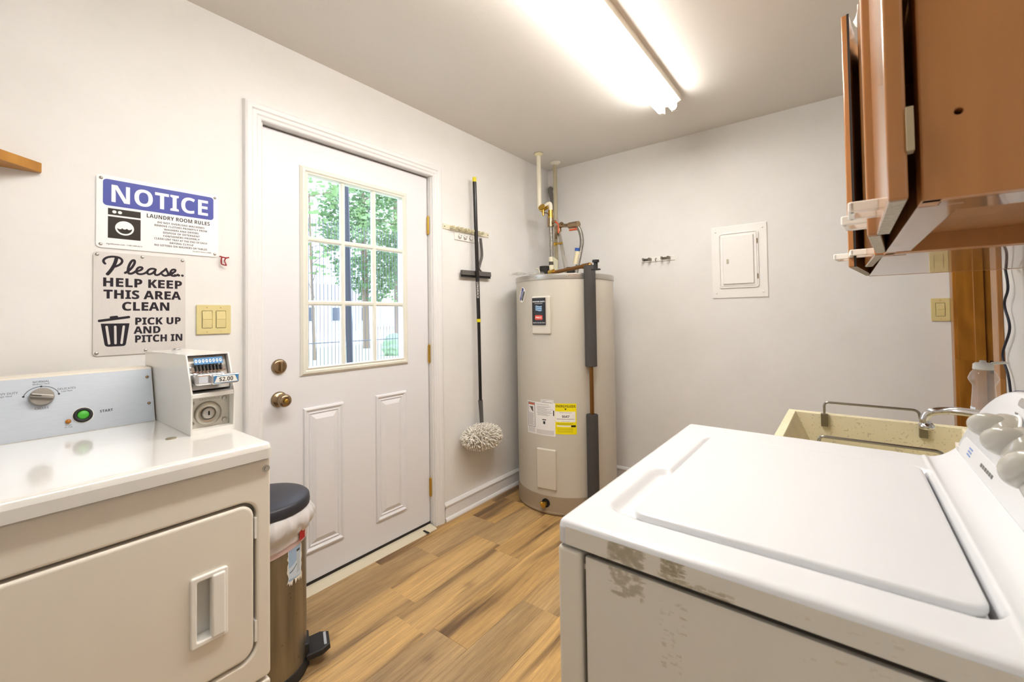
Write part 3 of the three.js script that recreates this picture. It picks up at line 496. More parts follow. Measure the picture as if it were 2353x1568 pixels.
// ---------------------------------------------------------------- wall signs
function signBoard(name, label, w, h, y, z, tex, boardColor, screws) {
  const S = thing(name, label, 'sign', [0, y - h / 2, z]);
  part('board', faceX(slab(rrect(w, h, 0.012), 0.003, 0.0008), 0.0005, y, z), std(boardColor, 0.35), S);
  part('print', faceX(printFace(w - 0.002, h - 0.002, 0.011), 0.0038, y, z), std('#ffffff', 0.33, 0, { map: tex }), S);
  for (const [a, b] of screws) part('screw', lathe([[0, 0], [0.0052, 0], [0.004, 0.0022], [0, 0.003]], 18).rotateZ(-Math.PI / 2).translate(0.0038, y + b, z - a), M.steel, S);
}
const notice = canvasTex(1424, 1000, (c, w, h) => {
  c.fillStyle = '#f6f7f9'; c.fillRect(0, 0, w, h);
  const fit = (t, x0, x1, y, px) => { c.font = 'bold ' + px + 'px sans-serif'; c.textAlign = 'left'; const k = (x1 - x0) / c.measureText(t).width; c.save(); c.translate(x0, y); c.scale(k, 1); c.fillText(t, 0, 0); c.restore(); };
  c.fillStyle = '#4a55a8'; c.beginPath(); c.roundRect(64, 48, w - 128, 366, 46); c.fill();
  c.fillStyle = c.strokeStyle = '#ffffff'; fit('NOTICE', 122, 1304, 356, 336); c.lineWidth = 9;
  c.fillStyle = '#2b2825'; c.fillRect(116, 448, 346, 90); c.fillRect(116, 562, 346, 300);
  c.fillStyle = '#f6f7f9'; c.beginPath(); c.arc(182, 493, 22, 0, 7); c.fill(); c.beginPath(); c.arc(240, 493, 22, 0, 7); c.fill();
  c.beginPath(); c.arc(290, 708, 100, 0, 7); c.fill();
  c.fillStyle = '#2b2825'; c.beginPath(); c.moveTo(214, 716); c.quadraticCurveTo(250, 740, 264, 708); c.quadraticCurveTo(288, 740, 314, 708); c.quadraticCurveTo(332, 740, 366, 710); c.arc(290, 706, 80, 0.05, Math.PI - 0.1); c.fill();
  c.fillStyle = '#24221f'; fit('LAUNDRY ROOM RULES', 524, 1312, 508, 78);
  c.textAlign = 'center'; c.font = 'bold 40px sans-serif';
  ['DO NOT OVERLOAD MACHINES', 'REMOVE CLOTHES PROMPTLY FROM', 'WASHERS AND DRYERS', 'DISPOSE OF DETERGENT', 'CONTAINERS PROPERLY', 'CLEAN LINT TRAY AT THE END OF EACH', 'DRYING CLYCLE', 'NO SITTING ON WASHERS OR TABLES'].forEach((t, i) => c.fillText(t, 945, 572 + i * 48.5, 660));
  c.font = 'bold 24px sans-serif'; c.textAlign = 'left'; c.fillText('SignMission.com · 1-561-588-6513', 100, 952); c.textAlign = 'right'; c.fillText('OS-NS-P-1014-L-13965', 1330, 952);
});
signBoard('notice_sign', 'white NOTICE laundry room rules sign with blue header', 0.352, 0.246, 1.613, 2.6, notice, '#f2f3f5', [[-0.164, 0.111], [0.164, 0.111], [-0.164, -0.111], [0.164, -0.111]]);
const please = canvasTex(1000, 1400, (c, w, h) => {
  c.fillStyle = '#d9d5d2'; c.fillRect(0, 0, w, h);
  for (let i = 0; i < 5000; i++) { c.globalAlpha = 0.04; c.fillStyle = hash(i, 1, 21) > 0.5 ? '#ffffff' : '#a59d98'; c.fillRect(hash(i, 2, 21) * w, hash(i, 3, 21) * h, 3, 60); } c.globalAlpha = 1;
  c.strokeStyle = c.fillStyle = '#1d1a26'; c.lineCap = c.lineJoin = 'round';
  c.save(); c.translate(52, 30); c.scale(1.9, 2.0);
  const S = (p, lw) => { c.lineWidth = lw; c.stroke(new Path2D(p)); };
  S('M92 22 C86 60 70 100 46 132', 20); S('M32 62 C8 40 40 6 92 12 C140 18 132 66 70 84', 14);
  S('M140 118 C180 92 206 26 186 26 C166 28 142 116 164 122 C176 124 190 112 200 102', 15);
  S('M198 104 C238 96 246 70 224 72 C200 76 192 122 222 122 C242 122 256 110 266 100', 14);
  S('M314 82 C284 66 260 94 266 112 C274 130 304 110 314 84 C306 108 308 124 322 122 C334 120 344 110 352 98', 14);
  S('M350 100 C366 88 374 76 378 72 C380 90 398 104 388 118 C378 128 358 124 354 114 M388 118 C402 120 412 110 420 102', 14);
  S('M402 106 C438 96 446 72 424 74 C402 78 394 122 424 122 C438 122 446 116 452 110', 14);
  c.restore(); for (const x of [876, 922, 966]) { c.beginPath(); c.arc(x, 262, 17, 0, 7); c.fill(); }
  const fit = (t, x0, x1, y, px) => { c.font = 'bold ' + px + 'px sans-serif'; c.textAlign = 'left'; const k = (x1 - x0) / c.measureText(t).width; c.save(); c.translate(x0, y); c.scale(k, 1); c.lineWidth = 5; c.fillText(t, 0, 0); c.strokeText(t, 0, 0); c.restore(); };
  fit('HELP KEEP', 82, 966, 462, 164); fit('THIS AREA', 98, 946, 626, 164); fit('CLEAN', 280, 822, 790, 164);
  fit('PICK UP', 416, 950, 990, 136); fit('AND', 412, 712, 1115, 136); fit('PITCH IN', 416, 976, 1240, 136);
  c.lineWidth = 34; c.beginPath(); c.moveTo(62, 930); c.lineTo(356, 882); c.stroke(); c.lineWidth = 30; c.beginPath(); c.moveTo(176, 884); c.lineTo(232, 876); c.stroke();
  c.beginPath(); c.moveTo(74, 968); c.lineTo(366, 968); c.lineTo(330, 1248); c.quadraticCurveTo(326, 1282, 290, 1282); c.lineTo(160, 1282); c.quadraticCurveTo(118, 1282, 112, 1248); c.fill();
  c.strokeStyle = '#d9d5d2'; c.lineWidth = 26; for (const [a, b] of [[132, 158], [218, 222], [306, 284]]) { c.beginPath(); c.moveTo(a, 1010); c.lineTo(b, 1240); c.stroke(); }
});
signBoard('litter_sign', 'grey Please help keep this area clean sign with trash can symbol', 0.251, 0.348, 1.302, 2.6565, please, '#cfccc8', [[-0.116, 0.164], [0.116, 0.164], [0, 0.166], [-0.116, -0.164], [0.01, -0.162]]);
{ // red plastic hook clip under the notice sign
  const p = on(512, 600, 'x', 0.0);
  const R = thing('red_clip', 'small red plastic clip hanging at corner of the NOTICE sign', 'clip', [0, p.y, p.z]);
  const red = std('#a01f22', 0.35);
  part('clip_hook', tube([V(0.004, p.y + 0.017, p.z + 0.012), V(0.012, p.y + 0.014, p.z + 0.008), V(0.012, p.y, p.z + 0.0095), V(0.012, p.y - 0.014, p.z + 0.007), V(0.02, p.y - 0.019, p.z - 0.006)], 0.0024, 32, 8), red, R);
  part('clip_jaw', tube([V(0.012, p.y + 0.014, p.z + 0.008), V(0.02, p.y + 0.011, p.z - 0.004), V(0.024, p.y + 0.013, p.z - 0.014)], 0.0026, 24, 8), red, R);
  part('clip_leg', tube([V(0.02, p.y + 0.011, p.z - 0.005), V(0.016, p.y, p.z - 0.001), V(0.02, p.y - 0.019, p.z - 0.006)], 0.0022, 24, 8), red, R);
}
// ---------------------------------------------------------------- light switches
function rockerSwitch(name, label, toRoom, w, h, n, pos) {
  const S = thing(name, label, 'light switch', pos);
  const pl = rrect(w, h, 0.004); const xs = n === 2 ? [-0.0232, 0.0232] : [0];
  for (const x of xs) pl.holes.push(new THREE.Path(rrect(0.0345, 0.068, 0.003).getPoints(4).map((p) => new THREE.Vector2(p.x + x, p.y)).reverse()));
  part('wall_plate', toRoom(slab(pl, 0.006, 0.0018, 3)), M.ivory, S);
  for (const x of xs) {
    const rk = part('rocker', toRoom(merge([new RoundedBoxGeometry(0.032, 0.033, 0.007, 2, 0.0015).rotateX(-0.11).translate(x, 0.0162, 0.005), new RoundedBoxGeometry(0.032, 0.033, 0.007, 2, 0.0015).rotateX(0.06).translate(x, -0.0162, 0.005)])), M.ivory, S);
    for (const s of [-1, 1]) part('screw', toRoom(lathe([[0, 0], [0.003, 0], [0.0026, 0.001], [0, 0.0014]], 14).rotateX(Math.PI / 2).translate(x, s * 0.047, 0.006)), M.ivory, S);
  }
}
rockerSwitch('double_switch', 'ivory double rocker light switch beside the back door', (g) => faceX(g, 0.0005, 1.245, 2.439), 0.116, 0.114, 2, [0, 1.19, 2.439]);
rockerSwitch('single_switch', 'ivory single rocker light switch beside the brown door frame', (g) => g.translate(2.342, 1.243, 0.0005), 0.07, 0.116, 1, [2.342, 1.185, 0]);
{ // corner shelf at the left
  const S = thing('wall_shelf', 'brown wooden wall shelf with clipped corner above the dryer', 'shelf', [0, 1.703, 3.1]);
  const p = poly([[0.0005, -2.9], [0.014, -2.899], [0.2, -3.11], [0.2, -3.75], [0.0005, -3.75]]);
  part('shelf_board', uvm(slab(p, 0.03, 0.0015).rotateX(-Math.PI / 2).translate(0, 1.703, 0)), M.shelfWood, S);
  part('bracket', merge([box(0.001, 0.012, 1.56, 1.703, 3.4, 3.425), box(0.001, 0.16, 1.692, 1.703, 3.4, 3.425)]), M.shelfWood, S);
}

// ---------------------------------------------------------------- breaker panel and hook strip on the back wall
{
  const x0 = 1.272, x1 = 1.591, y0 = 1.338, y1 = 1.804, xc = (x0 + x1) / 2, yc = (y0 + y1) / 2;
  const P = thing('breaker_panel', 'white flush electrical breaker panel on the back wall', 'breaker panel', [xc, y0, 0]);
  const paint = std('#f3f1ee', 0.42);
  part('cover_plate', concentric(x1 - x0, y1 - y0, [[0, 0], [0, 0.005], [0.004, 0.007]]).translate(xc, yc, 0), paint, P);
  const dx = (1.318 + 1.541) / 2, dy = (1.403 + 1.756) / 2, dw = 0.224, dh = 0.352;
  const fr = rrect(dw + 0.006, dh + 0.006, 0.016); fr.holes.push(new THREE.Path(rrect(dw - 0.012, dh - 0.012, 0.012).getPoints(6).reverse()));
  part('door_frame', slab(fr, 0.008, 0.003, 3).translate(dx, dy, 0.006), paint, P);
  const dr = part('panel_door', concentric(dw - 0.016, dh - 0.016, [[0, 0], [0, 0.005], [0.002, 0.006], [0.014, 0.006], [0.018, 0.016]]).translate(dx, dy, 0.006), paint, P);
  part('latch', rbox(-0.006, 0.006, -0.014, 0.014, 0, 0.006, 0.002).translate(dx - 0.06, dy - 0.006, 0.021), std('#c9c0ae', 0.4), dr);
  for (const s of [-1, 1]) part('door_hinge', cyl(0.003, 0.03, 10).translate(dx + dw / 2 - 0.004, dy + s * 0.11, 0.016), M.bronze, dr);
  for (const a of [-1, 1]) for (const b of [-1, 1]) part('screw', lathe([[0, 0], [0.006, 0], [0.005, 0.003], [0, 0.0035]], 18).rotateX(Math.PI / 2).translate(xc + a * (x1 - x0) * 0.42, yc + b * (y1 - y0) * 0.43, 0.007), paint, P);
  const S = thing('hook_strip', 'small white strip with two spring tool clips on the back wall', 'hook rail', [0.917, 1.617, 0]);
  part('rail', rbox(0.798, 1.036, 1.617, 1.65, 0.0005, 0.005, 0.0015), M.whitePlastic, S);
  for (const x of [0.842, 0.975]) {
    const c = part('spring_clip', merge([rbox(x - 0.03, x - 0.026, 1.626, 1.643, 0.005, 0.04, 0.001), rbox(x + 0.026, x + 0.03, 1.626, 1.643, 0.005, 0.04, 0.001), rbox(x - 0.03, x + 0.03, 1.626, 1.643, 0.005, 0.008, 0.001)]), M.screw, S, 'grey metal spring clip');
    for (const s of [-1, 1]) part('clip_roller', cyl(0.007, 0.018, 14).translate(x + s * 0.022, 1.6345, 0.04), M.screw, c);
  }
  part('hook', tube([V(0.905, 1.64, 0.005), V(0.905, 1.635, 0.025), V(0.905, 1.62, 0.028), V(0.905, 1.618, 0.018)], 0.0026, 20, 8), M.screw, S);
}

// ---------------------------------------------------------------- tool rail, squeegee and duster on the door wall
{
  const T = thing('tool_rail', 'long cream tool rail with spring clips beside the back door', 'tool rail', [0, 1.79, 1.0]);
  const cream = std('#e3ddc4', 0.4);
  part('rail', rbox(0.0005, 0.006, 1.79, 1.822, 0.785, 1.217, 0.002), cream, T);
  for (const z of [1.135, 1.06, 0.995, 0.9]) part('spring_clip', merge([rbox(0.006, 0.04, 1.797, 1.814, z - 0.027, z - 0.023, 0.0015), rbox(0.006, 0.04, 1.797, 1.814, z + 0.023, z + 0.027, 0.0015), rbox(0.006, 0.009, 1.797, 1.814, z - 0.027, z + 0.027, 0.001), rbox(0.034, 0.046, 1.797, 1.814, z + 0.012, z + 0.025, 0.004), rbox(0.034, 0.046, 1.797, 1.814, z - 0.025, z - 0.012, 0.004)]), std('#cfc7a4', 0.4), T);
  for (const z of [0.797, 1.205]) part('screw', lathe([[0, 0], [0.0045, 0], [0, 0.002]], 14).rotateZ(-Math.PI / 2).translate(0.006, 1.806, z), M.screw, T);
  const K = thing('hook_plate', 'small white plate with three round hooks below the tool rail', 'hook rail', [0, 1.735, 1.02]);
  part('plate', rbox(0.0005, 0.006, 1.735, 1.785, 0.925, 1.12, 0.002), M.whitePlastic, K);
  for (const z of [1.075, 1.025, 0.975]) part('hook', new THREE.TorusGeometry(0.013, 0.003, 8, 24, 4.6).rotateZ(2.2).rotateY(Math.PI / 2).translate(0.012, 1.762, z), M.chrome, K);
  // extendable duster
  const D = thing('wall_duster', 'black extension pole duster with yellow bands and fluffy white head', 'duster', [0.05, 0.4, 0.95]);
  const a = on(1090, 408, 'x', 0.045), b = on(1100, 735, 'x', 0.05), c = on(1104, 920, 'x', 0.05), d = on(1107, 972, 'x', 0.052);
  const L = (p, q, t) => p.clone().lerp(q, t);
  const poleMat = std('#221f1f', 0.3, 0.2);
  part('upper_pole', rod(b, L(a, b, 0.03), 0.0125, 18), poleMat, D);
  part('top_cap', rod(L(a, b, 0.032), a, 0.0132, 18), std('#e6d81c', 0.45), D, 'yellow end cap');
  part('collar', rod(L(b, c, -0.01), L(b, c, 0.03), 0.0138, 18), std('#e6d81c', 0.45), D, 'yellow locking collar');
  part('lower_pole', rod(c, L(b, c, 0.03), 0.0105, 18), poleMat, D);
  part('grip', rod(d, c, 0.012, 18, 0.015), std('#5b5a58', 0.6), D);
  const brandTex = canvasTex(96, 1024, (x, w, h) => { x.fillStyle = '#221f1f'; x.fillRect(0, 0, w, h); x.fillStyle = '#d9d6d0'; x.translate(w / 2, 60); x.rotate(Math.PI / 2); x.font = 'bold 78px sans-serif'; x.textBaseline = 'middle'; x.fillText('LONGREACH', 0, 0, 900); });
  const p1 = L(a, b, 0.72), p2 = L(a, b, 0.97), lenP = p1.distanceTo(p2);
  const bandG = new THREE.CylinderGeometry(0.0129, 0.0129, lenP, 18, 1, true, -0.5, 1.9); bandG.rotateY(0.2).applyQuaternion(new THREE.Quaternion().setFromUnitVectors(V(0, 1, 0), p1.clone().sub(p2).normalize())).translate((p1.x + p2.x) / 2, (p1.y + p2.y) / 2, (p1.z + p2.z) / 2);
  part('pole_print', bandG, std('#ffffff', 0.4, 0, { map: brandTex }), D);
  const hc = V(0.078, 0.462, 0.962), strands = [];
  for (let i = 0; i < 1500; i++) {
    const u = rnd() * 2 - 1, t = rnd() * Math.PI * 2, s = Math.sqrt(1 - u * u), n = V(s * Math.cos(t), u, s * Math.sin(t));
    const base = V(hc.x + n.x * 0.045, hc.y + n.y * 0.048 + n.z * 0.018, hc.z + n.z * 0.14), dir = n.clone().add(V((rnd() - 0.5) * 0.7, (rnd() - 0.5) * 0.7 - 0.15, (rnd() - 0.5) * 0.7)).normalize();
    const len = 0.026 + 0.02 * rnd(); const tip = base.clone().addScaledVector(dir, len); if (tip.x < 0.004) continue;
    strands.push(rod(base.clone().addScaledVector(dir, -0.008), tip, 0.0052, 5, 0.0034));
  }
  const hg = new THREE.SphereGeometry(1, 24, 16).scale(0.048, 0.05, 0.138).applyMatrix4(new THREE.Matrix4().makeShear(0, 0, 0, 0, 0, 0.13)).translate(hc.x, hc.y, hc.z); strands.push(hg);
  part('fluffy_head', merge(strands), std('#f1ece2', 0.95), D, 'white microfibre strands');
  // squeegee
  const S = thing('squeegee', 'grey hand squeegee hanging behind the black duster pole', 'squeegee', [0.03, 1.5, 0.94]);
  const sg = std('#5d5956', 0.5), s0 = on(1104, 548, 'x', 0.03), s1 = on(1107, 590, 'x', 0.022), s2 = on(1100, 618, 'x', 0.022), bl = on(1062, 633, 'x', 0.026), br = on(1127, 633, 'x', 0.026);
  part('handle', tube([s0, L(s0, s1, 0.6).add(V(0, 0, -0.004)), s1, L(s1, s2, 0.5), s2], 0.009, 32, 10), sg, S);
  part('fork', merge([tube([s2, s2.clone().add(V(0, -0.02, 0.03)), V(0.024, 1.532, 1.02)], 0.006, 20, 8), tube([s2, s2.clone().add(V(0, -0.02, -0.03)), V(0.024, 1.536, 0.87)], 0.006, 20, 8)]), sg, S);
  part('blade_holder', lerpRun([[0.014, 1.512], [0.036, 1.512], [0.032, 1.542], [0.018, 1.542]].map(([x, y]) => V(x, y, 1.082)), [[0.014, 1.516], [0.036, 1.516], [0.032, 1.546], [0.018, 1.546]].map(([x, y]) => V(x, y, 0.8))), sg, S);
  part('rubber_blade', lerpRun([[0.023, 1.498], [0.027, 1.498], [0.027, 1.514], [0.023, 1.514]].map(([x, y]) => V(x, y, 1.084)), [[0.023, 1.502], [0.027, 1.502], [0.027, 1.518], [0.023, 1.518]].map(([x, y]) => V(x, y, 0.798))), M.black, S);
}

// ---------------------------------------------------------------- water heater
{
  const C = V(0.409, 0, 0.454), R = 0.335, TOP = 1.505;
  const Wt = thing('water_heater', 'tall beige electric water heater tank in the corner', 'water heater', [C.x, 0, C.z]);
  const toCam = Math.atan2(camera.position.x - C.x, camera.position.z - C.z);      // angle that faces the viewer's side
  const hit = (u, v, r = R) => { const d = rayOf(u, v), o = camera.position.clone().sub(C); const A = d.x * d.x + d.z * d.z, B = o.x * d.x + o.z * d.z, Q = o.x * o.x + o.z * o.z - r * r, t = (-B - Math.sqrt(Math.max(0, B * B - A * Q))) / A; const p = o.addScaledVector(d, t); return { a: Math.atan2(p.x, p.z), y: p.y }; };
  mesh('tank_shell', lathe([[R, 0.115], [R, 0.13], [R, 1.2], [R, TOP - 0.03]], 96), M.tank, Wt);
  mesh('base_skirt', lathe([[0, 0.001], [R + 0.004, 0.001], [R + 0.006, 0.012], [R + 0.006, 0.02], [R + 0.002, 0.024], [R + 0.002, 0.112], [R - 0.003, 0.118]], 96), M.tankBase, Wt, 'darker tan base band');
  mesh('top_cap', lathe([[R - 0.002, TOP - 0.035], [R + 0.004, TOP - 0.034], [R + 0.005, TOP - 0.004], [R + 0.001, TOP], [R - 0.02, TOP - 0.006], [R - 0.05, TOP - 0.004], [0, TOP]], 96), std('#bdb9b2', 0.3, 0.7), Wt, 'silver rim cap');
  for (const [a, y] of [[toCam - 0.55, TOP - 0.018], [toCam + 0.55, TOP - 0.018], [toCam + 0.05, TOP - 0.018]]) mesh('rim_screw', new THREE.SphereGeometry(0.004, 10, 8).translate(Math.sin(a) * (R + 0.005), y, Math.cos(a) * (R + 0.005)), M.steel, Wt);
  const bend = (g, a, y, r) => { const q = g.index ? g.toNonIndexed() : g, p = q.attributes.position; for (let i = 0; i < p.count; i++) { const t = a + p.getX(i) / R, rr = r + p.getZ(i); p.setXYZ(i, Math.sin(t) * rr, y + p.getY(i), Math.cos(t) * rr); } q.computeVertexNormals(); return q; };
  const panelGeo = (w, h, d) => { const parts = []; const n = 8; const g = new RoundedBoxGeometry(w, h, d, 5, 0.008); return g.translate(0, 0, d / 2); };
  const patch = (name, l, t, rr, b, mat, lift, label) => { const A = hit(l, (t + b) / 2), B = hit(rr, (t + b) / 2), T = hit((l + rr) / 2, t), Bo = hit((l + rr) / 2, b), w = (B.a - A.a) * R, h = T.y - Bo.y; const g = new THREE.PlaneGeometry(w, h, 12, 1); return mesh(name, bend(g, (A.a + B.a) / 2, (T.y + Bo.y) / 2, R + lift), mat, Wt, label); };
  const block = (name, l, t, rr, b, d, mat, label) => { const A = hit(l, (t + b) / 2), B = hit(rr, (t + b) / 2), T = hit((l + rr) / 2, t), Bo = hit((l + rr) / 2, b), w = (B.a - A.a) * R, h = T.y - Bo.y; return mesh(name, bend(panelGeo(w, h, d), (A.a + B.a) / 2, (T.y + Bo.y) / 2, R - 0.006), mat, Wt, label); };
  const beige = std('#d2cbbd', 0.4);
  block('access_cover', 1225, 681, 1266, 768, 0.022, beige); block('access_cover', 1236, 1032, 1279, 1124, 0.022, beige);
  // logo label on the upper cover
  const logo = canvasTex(256, 512, (c, w, h) => { c.fillStyle = '#1c1a1c'; c.fillRect(0, 0, w, h); c.fillStyle = '#fff'; c.textAlign = 'center'; c.font = 'bold 32px sans-serif'; c.fillText('BRADFORD WHITE', w / 2, 82, 236); c.font = '20px sans-serif'; c.fillText('WATER HEATERS', w / 2, 112); c.fillStyle = '#9cc3e6'; for (let i = 0; i < 3; i++) { c.beginPath(); c.moveTo(68, 150 + i * 34); c.bezierCurveTo(100, 130 + i * 34, 140, 186 + i * 34, 188, 150 + i * 34); c.lineTo(188, 172 + i * 34); c.bezierCurveTo(140, 208 + i * 34, 100, 152 + i * 34, 68, 172 + i * 34); c.fill(); } c.strokeStyle = '#666'; c.beginPath(); c.moveTo(20, 290); c.lineTo(236, 290); c.stroke(); c.fillStyle = '#d2401f'; c.beginPath(); c.roundRect(56, 326, 144, 90, 20); c.fill(); c.fillStyle = '#fff'; c.font = 'bold 46px sans-serif'; c.fillText('PHCC', w / 2, 388); c.font = 'italic 30px serif'; c.fillText('Built to be the Best', w / 2, 480, 230); });
  patch('brand_label', 1227, 685, 1256, 747, std('#ffffff', 0.35, 0, { map: logo }), 0.0175, 'black label on the upper cover');
  const oval = canvasTex(256, 512, (c, w, h) => { c.fillStyle = '#c9c1b0'; c.fillRect(0, 0, w, h); c.save(); c.translate(w / 2, h / 2); c.scale(0.62, 1); c.rotate(0.5); c.fillStyle = '#f4f2ee'; c.beginPath(); c.roundRect(-150, -230, 300, 460, 140); c.fill(); c.fillStyle = '#3f4f9c'; c.beginPath(); c.roundRect(-90, -200, 110, 400, 50); c.fill(); c.fillStyle = '#5c5955'; c.beginPath(); c.roundRect(30, -150, 90, 300, 44); c.fill(); c.fillStyle = '#b8473c'; for (let i = 0; i < 3; i++) c.fillRect(-140, -160 + i * 34, 44, 14); c.fillStyle = '#fff'; c.rotate(-Math.PI / 2); c.font = 'bold 50px sans-serif'; c.textAlign = 'center'; c.fillText('AMERICA', 0, -16); c.restore(); });
  const ovalMat = std('#ffffff', 0.4, 0, { map: oval, transparent: false });
  { const A = hit(1199, 678), B = hit(1201, 678), w = 0.088, h = 0.118; const s = new THREE.PlaneGeometry(w, h, 14, 22), p = s.attributes.position, uv = s.attributes.uv, k = 0.03; for (let i = 0; i < p.count; i++) { const e = Math.max(0, Math.abs(p.getY(i)) - h / 2 + k), hw = w / 2 - k + Math.sqrt(Math.max(0, k * k - e * e)); p.setX(i, p.getX(i) / (w / 2) * hw); uv.setXY(i, p.getX(i) / w + 0.5, p.getY(i) / h + 0.5); } mesh('round_sticker', bend(s, (A.a + B.a) / 2, hit(1200, 678).y, R + 0.0008), ovalMat, Wt, 'white oval sticker with blue and red print'); }
  const rating = canvasTex(1024, 1180, (c, w, h) => { c.fillStyle = '#f0eeec'; c.fillRect(0, 0, w, h); c.strokeStyle = '#26242e'; c.lineWidth = 16; c.strokeRect(36, 46, 290, 880); c.fillStyle = '#b5522c'; c.fillRect(52, 62, 258, 70); c.fillStyle = '#4a4034'; c.beginPath(); c.moveTo(80, 210); c.lineTo(250, 190); c.lineTo(262, 390); c.lineTo(190, 330); c.lineTo(150, 250); c.fill(); c.fillStyle = '#55525a'; for (let i = 0; i < 22; i++) c.fillRect(62, 430 + i * 21, 180 + 60 * hash(i, 1, 4), 7); for (let i = 0; i < 11; i++) c.fillRect(400 + 40 * hash(i, 7, 4), 140 + i * 32, 330 + 200 * hash(i, 2, 4), 8); c.fillStyle = '#222'; c.fillRect(600, 600, 130, 34); c.fillRect(630, 670, 70, 100); c.fillRect(960, 260, 34, 190); c.fillStyle = '#77747c'; for (let i = 0; i < 8; i++) c.fillRect(390, 990 + i * 20, 590, 6); for (let i = 0; i < 9; i++) c.fillRect(40, 960 + i * 20, 290, 6); c.font = 'bold 26px sans-serif'; c.fillStyle = '#333'; c.fillText('ELECTRIC STORAGE WATER HEATER', 392, 90, 600); });
  patch('rating_label', 1213, 925, 1276, 1000, std('#ffffff', 0.4, 0, { map: rating }), 0.0008, 'white specification label');
  const small = canvasTex(512, 160, (c, w, h) => { c.fillStyle = '#f2f0ee'; c.fillRect(0, 0, w, h); c.strokeStyle = '#555'; c.lineWidth = 8; c.strokeRect(30, 30, w - 60, h - 60); c.fillStyle = '#333'; c.font = 'bold 34px sans-serif'; c.fillText('WARNING', 60, 80); for (let i = 0; i < 2; i++) c.fillRect(60, 96 + i * 18, 380, 6); });
  patch('small_label', 1243, 919, 1272, 928, std('#ffffff', 0.4, 0, { map: small }), 0.0012);
  const energy = canvasTex(700, 1000, (c, w, h) => { c.fillStyle = '#f2e200'; c.fillRect(0, 0, w, h); c.fillStyle = '#151408'; c.textAlign = 'center'; c.font = 'bold 116px sans-serif'; c.fillText('ENERGYGUIDE', w / 2, 130, 650); c.beginPath(); c.moveTo(350, 215); c.lineTo(310, 160); c.lineTo(390, 160); c.fill(); c.fillStyle = '#f6f4ee'; c.fillRect(24, 262, w - 60, 340); c.fillStyle = '#151408'; c.font = '30px sans-serif'; c.fillText('Estimated Yearly Energy Cost', w / 2, 310); c.font = 'bold 110px sans-serif'; c.fillText('$647', w / 2, 460); c.fillRect(60, 500, w - 140, 12); c.font = '22px sans-serif'; c.fillText('Cost Range of Similar Models', w / 2, 580); for (let i = 0; i < 3; i++) c.fillRect(40 + 20 * i, 640 + i * 24, 560 - 60 * i, 6); c.fillStyle = '#f6f4ee'; c.fillRect(60, 710, 450, 44); c.fillStyle = '#151408'; c.fillRect(520, 700, 150, 64); c.fillStyle = '#6a6410'; for (let i = 0; i < 6; i++) c.fillRect(80, 800 + i * 26, 500, 6); });
  patch('energy_label', 1275, 928, 1325, 999, std('#ffffff', 0.4, 0, { map: energy }), 0.0006, 'yellow ENERGYGUIDE label reading $647');
  // drain valve
  const dv = hit(1255, 1160), da = dv.a, dn = V(Math.sin(da), 0, Math.cos(da)), dp = dn.clone().multiplyScalar(R + 0.003).setY(0.07);
  const dr = mesh('drain_shade_disc', rod(dp.clone().addScaledVector(dn, -0.012), dp.clone().addScaledVector(dn, 0.002), 0.027, 24), M.dark, Wt);  // solid near-black disc: the shade of the drain opening as colour, no hollow cut
  mesh('drain_valve', merge([rod(dp, dp.clone().addScaledVector(dn, 0.03), 0.011, 16), rod(dp.clone().addScaledVector(dn, 0.022), dp.clone().addScaledVector(dn, 0.042), 0.016, 16), new THREE.SphereGeometry(0.013, 14, 10).translate(dp.x + dn.x * 0.03 - 0.012, dp.y + 0.005, dp.z + dn.z * 0.03 + 0.004)]), M.brass, Wt);
  // relief valve, discharge pipe and foam sleeves
  const lat = 0.157, th = Math.asin(lat / 0.374), pa = toCam + th, pp = V(Math.sin(pa) * 0.374, 0, Math.cos(pa) * 0.374);
  const dipStart = V(-0.07, TOP + 0.03, 0.05), tpv = dipStart;
  const end = pp.clone().setY(TOP + 0.045);
  mesh('relief_valve', merge([rod(V(tpv.x, TOP - 0.002, tpv.z), V(tpv.x, TOP + 0.05, tpv.z), 0.016, 16), rod(V(tpv.x - 0.02, TOP + 0.042, tpv.z), V(tpv.x + 0.03, TOP + 0.046, tpv.z + 0.02), 0.013, 14), rbox(tpv.x - 0.02, tpv.x + 0.02, TOP + 0.05, TOP + 0.056, tpv.z - 0.006, tpv.z + 0.006, 0.002)]), M.brass, Wt);
  mesh('discharge_pipe', bentPipe([V(tpv.x, TOP + 0.036, tpv.z), end, pp.clone().setY(0.1)], 0.0125, 0.025, 14), M.copper, Wt, 'bare copper discharge pipe');
  mesh('elbow', merge([new THREE.SphereGeometry(0.019, 16, 12).translate(end.x, end.y - 0.004, end.z), rod(end.clone().lerp(V(tpv.x, TOP + 0.036, tpv.z), 0.16), end, 0.016, 16)]), M.copper, Wt);
  const foamBump = dataTex(256, 256, (u, v) => { const n = 255 * fbm(u * 40, v * 40, 91, 3, 40, 40); return [n, n, n]; }, false); foamBump.repeat.set(2, 6);
  const foam = std('#4a4644', 0.95, 0, { bumpMap: foamBump, bumpScale: 0.003 });
  for (const [y0, y1] of [[0.925, 1.548], [0.06, 0.632]]) mesh('foam_sleeve', lathe([[0.0128, y0], [0.0335, y0], [0.036, y0 + 0.003], [0.036, y1 - 0.003], [0.0335, y1], [0.0128, y1]], 28).translate(pp.x, 0, pp.z), foam, Wt, 'dark grey foam pipe sleeve');
  // power knockout, caps and the small pull valve on top
  const loc = (u, v, y) => on(u, v, 'y', y).sub(C);
  const pc = on(1251, 612, 'z', 0.37).sub(C); 
  mesh('inlet_collar', cyl(0.036, 0.11, 24).translate(pc.x, TOP + 0.05, pc.z), M.rubber, Wt);
